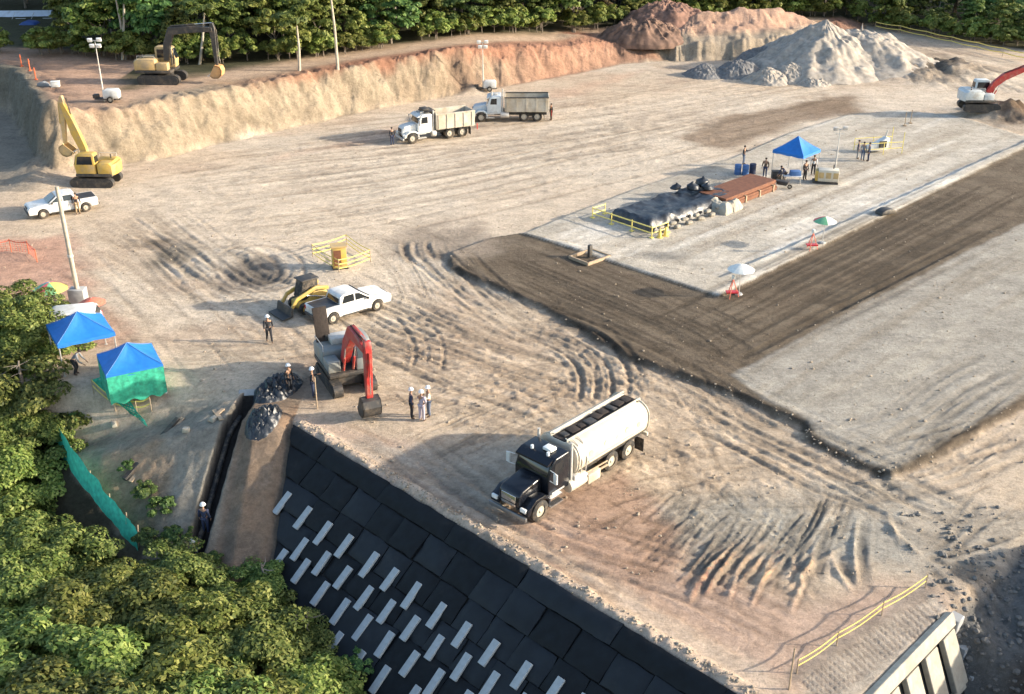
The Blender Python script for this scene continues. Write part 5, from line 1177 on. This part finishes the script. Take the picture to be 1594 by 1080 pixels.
t = empty('steel_plate_stack', (a2.x, a2.y, top(a2.x, a2.y)), rz2, 'long stack of rust brown steel plates beside the lone tent', 'steel plates')
for i in range(5): MB().box((L2_/2+.05*math.sin(i*3), .6+.06*math.cos(i*2), .12+.17*i), (L2_-.3*(i==2), 3.0-.1*i, .16)).build('plate', M['rust'], t, bevel=.01, seg=1)
for i in range(4): MB().box((.6+i*(L2_-1.2)/3, .6, .3), (.14, 3.05, .6)).build('bearer', M['wood'], t)
o = covered((1112,326),(1140,315), 2.2, .8, 'rubble_pile', 'pale broken rubble between the plastic sheet and rusty plates', 'rubble pile', M['paleconc'], 8., noise=.6)[0]
p = G(1045,374,.42); t = empty('guard_rail', (a.x, a.y, top(a.x, a.y)), rz, 'low yellow guard rail round the left end of the black plastic sheet', 'guard rail')
for y0_, y1_, x0_, x1_ in ((-2.9,3.2,-.6,-.6),(-2.9,-2.9,-.6,1.2),(3.2,3.2,-.6,.8)):
    for z in (.35,.8): MB().cyl((x0_,y0_,z),(x1_,y1_,z),.045,n=6).build('rail', M['tape'], t)
for x, y in ((-.6,-2.9),(-.6,-.9),(-.6,1.2),(-.6,3.2),(1.2,-2.9),(.8,3.2)): MB().cyl((x,y,0),(x,y,.9),.04,n=6).box((x,y,.03),(.3,.3,.06)).build('post', M['tape'], t)
for i, (x, y) in enumerate(((-.1,-3.25),(.5,-3.3))): q = Vector((a.x,a.y,0))+dv*x+nv*y; solo(MB().lathe([(0,.7),(.04,.7),(.17,.04),(.26,.03),(.26,0),(0,0)],12), 'traffic_cone', M['u_yellow'], (q.x,q.y,top(q.x,q.y)), ('yellow cone at the near corner of the low guard rail','yellow cone next to the sandbags by the guard rail')[i], 'traffic cone', group='yellow cones', smooth=True)
# square timber form and bag on the pad
p = at(918,402); t = empty('timber_form', p, rz, 'small square timber form with a dark upright on the pad corner', 'timber form')
for x, y, dx_, dy_ in ((0,-.9,2.2,.12),(0,.9,2.2,.12),(-1.1,0,.12,1.9),(1.1,0,.12,1.9)): MB().box((x,y,.12),(dx_,dy_,.22)).build('board', M['wood'], t)
MB().box((.1,.1,.5),(.28,.22,.9)).build('upright', M['dark'], t, bevel=.02)
solo(MB().prism([(-.8,0),(-.7,.3),(-.2,.45),(.4,.4),(.9,.15),(.95,0)], -.4,.4), 'sack', M['dark'], at(1378,332), 'dark sack lying alone near the edge of the pale pad', 'sack', rz=.5, bevel=.1)
# umbrellas
def umbrella(p, h, r_, cols, label, stand=True, tilt=0):
    t = empty('umbrella', p, 0, label, 'umbrella', 'sun umbrellas'); t.rotation_euler = (tilt, 0, 0)
    MB().cyl((0,0,0),(0,0,h+.05),.025,n=8).build('pole', M['galv'], t); MB().cyl((0,0,0),(0,0,.1),.25,.2,12).build('base', M['concrete'], t)
    for k in range(8):
        a0, a1 = k*math.pi/4, (k+1)*math.pi/4; vs = [(0,0,h)]; n = 5
        for i in range(1, n+1):
            for a in (a0, (a0+a1)/2, a1): rr_ = r_*i/n*(1 if a != (a0+a1)/2 else .965); vs.append((rr_*math.cos(a), rr_*math.sin(a), h-.45*(i/n)**1.6*r_/1.1))
        fs = [(0,1,2),(0,2,3)]
        for i in range(n-1):
            b0 = 1+3*i; fs += [(b0,b0+3,b0+4,b0+1),(b0+1,b0+4,b0+5,b0+2)]
        MB().add(vs, fs).build('canopy_panel', M[cols[k % len(cols)]], t)
    return t
umbrella(at(1280,378), 2.0, .85, ['u_white','u_green','u_red','u_red','u_green','u_green','u_white','u_white'], 'umbrella of green, red and white panels on the pad')
umbrella(at(1150,458), 2.1, .9, ['u_white'], 'plain white umbrella near the lower corner of the pad')
umbrella(at(84,478), 1.7, 1.1, ['u_yellow','u_red','u_violet','u_violet','u_green','u_red','u_green','u_yellow'], 'many coloured umbrella by the concrete block and leaning pole')
umbrella(at(148,498), 1.5, .85, ['mesh_red'], 'plain red umbrella between the concrete block and the blue tents')
def instrument(p, label):
    t = empty('survey_tripod', p, 0, label, 'tripod', 'red survey stands')
    for k in range(3): a = k*2.094; MB().cyl((.45*math.cos(a),.45*math.sin(a),0),(0,0,1.25),.03,n=6).build('leg', M['mesh_red'], t)
    MB().box((0,0,1.38),(.2,.2,.28)).cyl((0,-.15,1.4),(0,.15,1.4),.06,n=8).build('instrument', M['u_white'], t, bevel=.02); MB().box((0,0,.35),(.8,.4,.08)).build('tray', M['ltred'], t)
instrument(at(1263,388), 'red survey tripod beside the green and red umbrella'); instrument(at(1139,462), 'red survey tripod under the plain white umbrella')
# ---- trench side things
def crumple(px, py, rx, ry, h, m, name, label, cat, seed, group=None, rz=0):
    p = at(px, py); n = 46; vs = []; fs = []
    for i in range(n+1):
        for j in range(n+1):
            u, v = 2*i/n-1, 2*j/n-1; r_ = math.hypot(u, v); x, y = rx*u, ry*v; c_, s_ = math.cos(rz), math.sin(rz); X_, Y_ = c_*x-s_*y, s_*x+c_*y
            e = max(0, 1-r_**2.2); z = top(p.x+X_, p.y+Y_)-p.z - .1 + (h+.1)*e**.7*(.55+1.1*abs(float(N1(np.array([x*2.6+seed]), np.array([y*2.6]), 1, 4, .65)[0])))
            if r_ > 1.02: k_ = 1.02/r_; X_, Y_ = X_*k_, Y_*k_; z = top(p.x+X_, p.y+Y_)-p.z-.12
            vs.append((X_, Y_, z))
    for i in range(n):
        for j in range(n): q = i*(n+1)+j; fs.append((q, q+n+1, q+n+2, q+1))
    o = MB().add(vs, fs).build(name, m, smooth=True, loc=p); return tag(o, label, cat, group)
crumple(432,606,1.15,1.9,.75,M['tarp'],'geotextile_heap','crumpled black fabric heap nearest the people at the top of the trench','fabric heap',1.,'heaps of black fabric',R(-25))
crumple(410,648,.95,1.5,.5,M['tarp'],'geotextile_heap','crumpled black fabric heap lower down beside the brown slope','fabric heap',5.,'heaps of black fabric',R(-10))
crumple(398,668,.6,.5,.35,M['tarp'],'geotextile_heap','smallest black fabric heap at the lip of the trench','fabric heap',9.,'heaps of black fabric')
mb = MB(); prev = None; o0 = Vector((-14.6, 49., top(-14.6,49.)))
for y in np.arange(51.2, 38, -.5):
    x = -14.35-(52-y)*.105; q = Vector((x-.18, y, top(x, y)+.16))-o0
    if prev is not None: mb.cyl(prev, q, .14, n=10)
    prev = q
solo(mb, 'drain_pipe', M['black'], o0, 'black drain pipe laid along the bottom of the trench', 'pipe', smooth=True)
def plank(p0, p1, label, m='wood', w_=.22, h=.06, dz=.05, name='plank'):
    a, b = at(*p0), at(*p1); c = (a+b)/2; d = b-a; c.z = (a.z+b.z)/2
    o = MB().box((0,0,0),(d.length, w_, h)).build(name, M[m], None, bevel=.008, seg=1, loc=(c.x,c.y,c.z+dz+h/2)); o.rotation_euler = (0, -math.asin(d.z/d.length), math.atan2(d.y,d.x)); return tag(o, label, 'plank' if name == 'plank' else name.replace('_',' '), 'planks on the sunken ground')
plank((278,655),(194,750),'longest dark plank lying down the sunken grey ground','dark',.26,.2)
plank((285,652),(203,752),'pale plank beside the longest dark plank')
plank((333,640),(345,655),'short pale plank close to the trench'); plank((325,658),(348,638),'short plank crossing another close to the trench')
plank((385,608),(385,618),'board laid over the head of the trench','concrete',.9)
for i, (px, py, lb) in enumerate(((290,672,'pale stone block on the sunken grey ground'),(333,655,'pale broken block beside the short planks'),(178,663,'grey block under the green netting'))): solo(MB().box((0,0,.12),(.4,.3,.26), top=.85), 'stone_block', M['paleconc'], at(px, py), lb, 'block', rz=i, bevel=.04)
# hanging net under the tent
def sheet(cornersW, name, label, cat, m, nu=26, nv=16, amp=.12, seed=0, holes=False):
    A, B, C_, D = cornersW; o0 = A.copy(); vs = []; fs = []
    nn = (B-A).cross(D-A).normalized()
    for i in range(nu+1):
        for j in range(nv+1):
            u, v = i/nu, j/nv; q = A.lerp(B, u).lerp(D.lerp(C_, u), v)-o0; q += nn*amp*float(N1(np.array([u*6.+seed]), np.array([v*2.5]), 1, 4)[0]); vs.append(q)
    for i in range(nu):
        for j in range(nv):
            if holes and i % 3 == 1 and 3 < j < nv-1 and j % 2: continue
            q = i*(nv+1)+j; fs.append((q, q+nv+1, q+nv+2, q+1))
    o = MB().add(vs, fs).build(name, m, smooth=True, loc=o0); return tag(o, label, cat)
z_ = lambda px, py, h: at(px, py)+Vector((0,0,h))
sheet([z_(143,600,.35), z_(205,655,.45), z_(232,668,.12), z_(178,600,.7)], 'netting_sheet', 'torn green netting sheet sloping down from the walled blue tent', 'netting', M['teal'], 40, 14, .22, 2, True)
a_, b_ = [], []
LN = [(84,694),(110,733),(140,772),(170,808),(196,838),(214,858)]
P = [at(*q) for q in LN]; t = empty('netting_fence', P[0], 0, 'long bright green netting fence leaning down the slope between the trees', 'netting fence')
vs = []; fs = []; nu = 60; nv = 6
for i in range(nu+1):
    u = i/nu*(len(P)-1); k = min(int(u), len(P)-2); q = P[k].lerp(P[k+1], u-k)
    for j in range(nv+1):
        v = j/nv; w_ = q+Vector((.10*v+.12*float(N1(np.array([i*.22]), np.array([v*1.5]), 1, 3)[0]), .25*v, (1.6-.6*i/nu)*v+.04*math.sin(i*.5)*v)); vs.append(w_-P[0])
for i in range(nu):
    for j in range(nv): q = i*(nv+1)+j; fs.append((q, q+nv+1, q+nv+2, q+1))
MB().add(vs, fs).build('net', M['teal2'], t, smooth=True)
for q in P: MB().cyl(q-P[0]+Vector((.0,.1,-.2)), q-P[0]+Vector((.1,.35,1.3)), .035, n=6).build('post', M['wood'], t)
# pale house and blue tarpaulin beyond the terrace
h0 = lift(20,58,150); t = empty('house', (h0.x, 150, hz(h0.x,150)), R(4), 'pale walled house with a blue grey sheet roof in the top left corner', 'house'); ez_ = lift(20,40,150).z-t.location.z
MB().box((0,3,ez_/2-.5),(14,6,ez_+1)).build('wall', M['plaster'], t)
rf = MB().prism([(-3.6,0),(0,1.5),(3.6,0),(3.6,-.12),(0,1.36),(-3.6,-.12)], -7.5, 7.5, Matrix.Translation((0,3,ez_+.02)) @ Matrix.Rotation(R(90),4,'Z')).build('roof', M['roofm'], t)
for x in (-7,-4.5,-2,.5,3,5.5): MB().box((x,-.65,ez_+.82),(.05,3.8,.05), rx=math.atan2(1.5,3.6)).build('roof_seam', M['plaster'], rf)
for x in (-3,1.5,5): w_ = MB().box((x,-.04,ez_*.55),(1.3,.1,1.1)).build('window', M['plaster'], t, bevel=.02); MB().box((x,-.1,ez_*.55),(1.05,.04,.85)).build('pane', M['glass'], w_)
q = lift(52,60,146); solo(MB().prism([(-1.6,-3),(-1.5,.9),(-.6,1.5),(.7,1.35),(1.5,.6),(1.7,-3)], -1., 1.), 'tarpaulin', M['bluetarp'], (q.x,146,q.z+.8), 'deep blue tarpaulin covered load beside the pale house', 'tarpaulin', bevel=.2)
# ================================================================== TREES
def crown_mesh(name, m, rx, rz_, nclump, nleaf, ls, seed, base=0., flat=.0, cs=.34, sparse=.0):
    """leaf quads in clumps spread through an uneven crown; origin at the crown's foot"""
    r = np.random.default_rng(seed); Vs = []; k = 0
    cl = []
    while len(cl) < nclump:
        d = r.normal(size=3); d /= np.linalg.norm(d)
        if d[2] < -.55: continue
        rad = r.uniform(.45, 1.0)**.55; lump = 1+.28*math.sin(3*math.atan2(d[1], d[0])+seed)+.18*math.sin(5*math.atan2(d[1], d[0])+2*seed)*abs(d[0])+.15*r.normal()
        cl.append((d*rad*np.array([rx*lump, rx*lump, rz_*(1+.12*r.normal())])+np.array([0,0,rz_*.9]), d, r.uniform(.55,1.25)))
    pts = []; nrm = []
    per = max(4, nleaf//nclump)
    for c, d, s in cl:
        n = int(per*s*s); q = r.normal(size=(n,3)); q /= np.linalg.norm(q, axis=1)[:,None]; q[:,2] = np.abs(q[:,2])*.8-.15*r.random(n)
        rad = rx*cs*s*(.55+.45*r.random((n,1))**.5); p = c+q*rad*np.array([1,1,.62]); pts.append(p); nn = q*.7+np.array([0,0,.75])+r.normal(size=(n,3))*.45+d*.3; nrm.append(nn/np.linalg.norm(nn,axis=1)[:,None])
    p = np.concatenate(pts); n = np.concatenate(nrm); N_ = len(p)
    t = np.cross(n, r.normal(size=(N_,3))); t /= np.linalg.norm(t,axis=1)[:,None]; b = np.cross(n, t); s = ls*r.uniform(.45,1.7,(N_,1))
    v = np.stack([p-t*s, p-b*s*.5+n*s*.12, p+t*s, p+b*s*.5+n*s*.12], 1).reshape(-1,3).astype(np.float32)
    me = bpy.data.meshes.new(name); me.vertices.add(len(v)); me.vertices.foreach_set('co', v.ravel()); f = np.arange(N_*4, dtype=np.int32)
    me.loops.add(N_*4); me.loops.foreach_set('vertex_index', f); me.polygons.add(N_); me.polygons.foreach_set('loop_start', np.arange(0,N_*4,4,dtype=np.int32)); me.polygons.foreach_set('loop_total', np.full(N_,4,np.int32)); me.update(calc_edges=True); me.materials.append(m); return me
def trunk_mesh(h, r0, rx, seed, m, crown_h):
    r = random.Random(seed); mb = MB(); pts = []; n = 6
    for i in range(n+1): pts.append(Vector((.15*r.uniform(-1,1)*i/n*h*.15, .15*r.uniform(-1,1)*i/n*h*.15, h*i/n-.3 if i == 0 else h*i/n)))
    for i in range(n): mb.cyl(pts[i], pts[i+1], r0*(1-.11*i), r0*(1-.11*(i+1)), 8)
    for k in range(6):
        i = r.randint(3, n-1); a = r.uniform(0,6.28); p = pts[i]; q = p+Vector((math.cos(a)*rx*.25, math.sin(a)*rx*.25, crown_h*.12)); e = q+Vector((math.cos(a+.4)*rx*.2, math.sin(a+.4)*rx*.2, crown_h*.12)); mb.cyl(p,q,r0*.35,r0*.22,6).cyl(q,e,r0*.22,r0*.08,6)
    o = mb.build('trunk', m, None, smooth=True); me = o.data; bpy.data.objects.remove(o); return me
KINDS = {}
def kind(key, leaf, h, rx, rz_, ncl, nlf, ls, r0=.22, bark='bark', cs=.34, seeds=2):
    KINDS[key] = [(crown_mesh('crown', M[leaf], rx, rz_, ncl, nlf, ls, 17*i+len(KINDS)*5+3, cs=cs), trunk_mesh(h+rz_*.6, r0, rx, i+len(KINDS), M[bark], rz_), h) for i in range(seeds)]
kind('near', 'leafA', 4.2, 3.0, 2.5, 150, 32000, .10, .2, seeds=3, cs=.25)
kind('nearC', 'leafC', 4.2, 2.8, 2.3, 130, 27000, .10, .2, seeds=2, cs=.25)
kind('bush', 'leafB', .0, .9, .45, 26, 2200, .085, .03, seeds=2, cs=.22)
kind('dark', 'leafB', .9, 3.4, 4.6, 80, 8500, .27, .25, seeds=3, cs=.30)
kind('mid', 'leafA', 1.0, 3.1, 4.5, 74, 7500, .25, .22, seeds=3, cs=.30)
kind('lime', 'leafC', .8, 2.5, 3.8, 60, 5500, .23, .18, seeds=2, cs=.30)
kind('slim', 'leafA', 9.5, 1.8, 1.8, 22, 1800, .26, .17, 'barkpale', seeds=2)
kind('shrub', 'leafC', .4, 1.5, 1.4, 24, 2200, .22, .08, seeds=2)
kind('dry', 'leafDry', 2.5, 2.0, 2.2, 34, 3000, .22, .14, seeds=1)
tr_ = random.Random(21)
def tree(x, y, key, label, group, s=1., z=None, name=None, cat='tree', sz=None, crown_only=False):
    cm, tm, h = KINDS[key][tr_.randrange(len(KINDS[key]))]; z = hz(x, y) if z is None else z
    t = empty(name or 'broadleaf_tree', (x, y, z), tr_.uniform(0, 6.28), label, cat, group); t.scale = (s, s, sz or s*tr_.uniform(.9,1.12))
    o = bpy.data.objects.new('trunk' if cat == 'tree' else 'stem', tm); COL.objects.link(o); o.parent = t
    c = bpy.data.objects.new('crown' if cat == 'tree' else 'foliage', cm); COL.objects.link(c); c.parent = t; c.location = (0,0,h); return t
# near trees at the bottom left: (px, py) of the crown top region, crown top height
def near(px, py, ztop, key, label, s=1.):
    dx, dy, d = ray(px, py); t = (CAM_H-ztop)/(-d); x, y = dx*t, dy*t; g = hz(x, y)
    cm, tm, h = KINDS[key][tr_.randrange(len(KINDS[key]))]; ch = 2.45*1.95*s; t_ = empty('broadleaf_tree', (x, y, g), tr_.uniform(0, 6.28), label, 'tree', 'trees on the lower slope')
    c = bpy.data.objects.new('crown', cm); COL.objects.link(c); c.parent = t_; c.location = (0, 0, ztop-g-ch); c.scale = (s, s, s)
    o = bpy.data.objects.new('trunk', tm); COL.objects.link(o); o.parent = t_; k = max(.25, (ztop-g-ch*.5)/(4.2+2.5*.6)); o.scale = (s, s, k)
near(30,505,2.0,'nearC','yellow green tree at the left edge beside the open blue tent',.95)
near(-5,560,1.4,'near','olive tree cut by the left edge, level with the blue tents',1.2)
near(12,452,3.6,'near','highest tree crown on the left edge beside the coloured umbrella',.85)
near(35,500,1.8,'nearC','yellowish crown between the highest left edge tree and the open blue tent',.6)
near(12,640,-.4,'near','brownish olive tree crown left of the top end of the netting fence',.85)
near(-45,500,2.2,'near','tree top cut by the left edge beside the coloured umbrella',1.1)
near(5,700,-1.3,'nearC','leafy tree at the left edge beside the netting fence',.85)
near(-20,790,-2.0,'near','dark tree at the left edge below the netting fence',1.0)
near(36,600,-.2,'near','olive crown under the open blue tent, right side of the left edge group',.6)
near(85,915,-1.6,'nearC','bright rounded tree crown under the lower end of the netting fence',1.05)
near(215,915,-1.8,'near','tree crown touching the lower tip of the netting fence',1.0)
near(0,890,-1.8,'near','tree crown on the left edge under the shaded gap',1.0)
near(20,985,-1.4,'near','tree crown on the left edge in the lower corner group',1.1)
near(140,1000,-1.2,'nearC','large olive tree crown in the middle of the lower left group',1.15)
near(300,935,-1.7,'nearC','bright tree crown between the trench and the lower left group',1.0)
near(408,882,-3.0,'near','slim tree crown standing up before the brown slope',.55)
near(70,830,-2.2,'near','tree crown between the fence and the left edge, upper row of the corner group',.9)
near(262,865,-2.2,'near','tree crown just right of the lower fence tip',.75)
near(170,880,-2.0,'nearC','yellowish tree crown just left of the lower fence tip',.85)
near(345,935,-3.2,'near','tree crown right below the workers in the trench',.7)
near(385,975,-2.2,'near','tree crown overlapping the bottom of the brown slope',.95)
near(470,1050,-2.4,'nearC','yellowish tree crown at the foot of the concrete pad rows',.9)
near(478,965,-3.6,'near','small tree before the lowest row of concrete pads',.6)
near(270,1030,-1.0,'nearC','tree crown near the bottom edge, left of centre in its group',1.1)
near(60,1085,-.8,'near','tree crown cut by the bottom left corner',1.15)
near(400,1085,-1.6,'nearC','tree crown cut by the bottom edge nearest the black wall',1.0)
near(300,1110,-1.0,'near','tree crown cut by the bottom edge in the centre of the lower group',1.1)
near(520,1095,-4.0,'near','small dark tree cut by the bottom edge under the black wall',.7)
near(180,1090,-1.2,'near','olive tree crown cut by the bottom edge near the corner',1.1)
for i, (px, py, s, lb) in enumerate(((225,770,.8,'scrubby bush on the grey ground at the end of the dark plank'),(250,800,.9,'bush at the upper side of the lower fence end'),(280,840,.75,'bush on the trench side near the workers'),(240,845,.9,'bush beside the lower tip of the netting fence'),(330,880,.7,'bush at the lower foot of the brown slope'),(120,655,.6,'bush near the top end of the netting fence'),(200,730,.5,'small bush among rubble beside the netting fence'),(560,1040,.8,'brown leafed bush at the foot of the pad rows'))):
    p = at(px, py); tree(p.x, p.y, 'bush', lb, 'bushes on the lower slope', s, p.z, 'bush', 'bush')
# ---- forest behind the terrace and the road
GRP = 'forest trees beyond the site'
LB = {'dark': 'dense dark green tree in the forest beyond the site', 'mid': 'olive green tree in the forest beyond the site', 'lime': 'yellow green tree in the forest beyond the site', 'slim': 'tall thin pale trunked tree in the forest beyond the site', 'dry': 'brownish dry tree in the forest beyond the site', 'shrub': 'bright leafy shrub at the edge of the forest'}
cnt = 0
def bankline(x):
    """front of the forest for a given X"""
    pts = [(-90,129),(-62,128),(-50,126),(-40,122),(-32,121),(-22,124),(-14,131),(-6,138),(2,145),(10,151),(16,158),(24,166),(34,168),(46,172),(53,173),(60,163),(68,155),(80,149),(95,143),(140,125)]
    for (a, b), (c, d) in zip(pts, pts[1:]):
        if a <= x <= c: return b+(d-b)*(x-a)/(c-a)
    return 130
def seen(x, y, z):   # inside the widened view
    k = (y*cp - (z-CAM_H)*sp); return abs(x)/k*F < 900 and k > 0
fr = random.Random(4)
placed = []
for row in range(9):
    x = -84+fr.uniform(0,3)
    while x < 100:
        x += fr.uniform(3.6, 5.2)+row*.35; y = bankline(x)+(.8 if row == 0 else 2.2+row*4.8)+fr.uniform(-1.2,1.6)
        if not seen(x, y, 10) or (797+x/(y*cp+9)*F < 112 and y < 158): continue
        k = fr.random(); key = 'dark' if k < .45 else 'mid' if k < .80 else 'lime' if k < .93 else 'dry' if k < .96 else 'slim'
        if row == 0 and key in ('dark',) and fr.random() < .5: key = 'mid'
        s = fr.uniform(.62,1.3)*(.85 if row == 0 else 1.0+.05*row)
        if x > 50: s *= .62
        tree(x, y, key, LB[key], GRP, s); cnt += 1
for i in range(170):
    x = fr.uniform(-62, 95); y = bankline(x)+fr.uniform(-1.4,.6)
    if not seen(x, y, 5): continue
    tree(x, y, 'shrub', LB['shrub'], 'shrubs along the forest edge', fr.uniform(.5,1.15), name='shrub', cat='shrub')
def slim(px, py, top_px, top_py, label):
    p = on(px, py); y = p.y; tp = lift(top_px, top_py, y); t = empty('slender_tree', (p.x, p.y, hz(p.x, y)), 0, label, 'tree', 'pale slender trees'); o = t.location
    d = tp-Vector(o); MB().cyl((0,0,-.3), d*.5+Vector((.1,0,0)), .17, .13, 8).cyl(d*.5+Vector((.1,0,0)), d, .13, .08, 8).build('trunk', M['barkpale'], t, smooth=True)
    c = bpy.data.objects.new('crown', KINDS['slim'][0][0]); COL.objects.link(c); c.parent = t; c.location = d-Vector((0,0,.8))
slim(526,108,513,-20,'tall slender pale tree in front of the forest above the cut bank')
slim(196,92,176,-25,'slender pale tree left of the pair above the tan excavator'); slim(190,93,193,-30,'slender pale tree right of the pair above the tan excavator')
slim(466,110,462,40,'short slender tree next to the tallest pale one'); slim(310,100,318,20,'slender pale tree right behind the dark excavator arm')
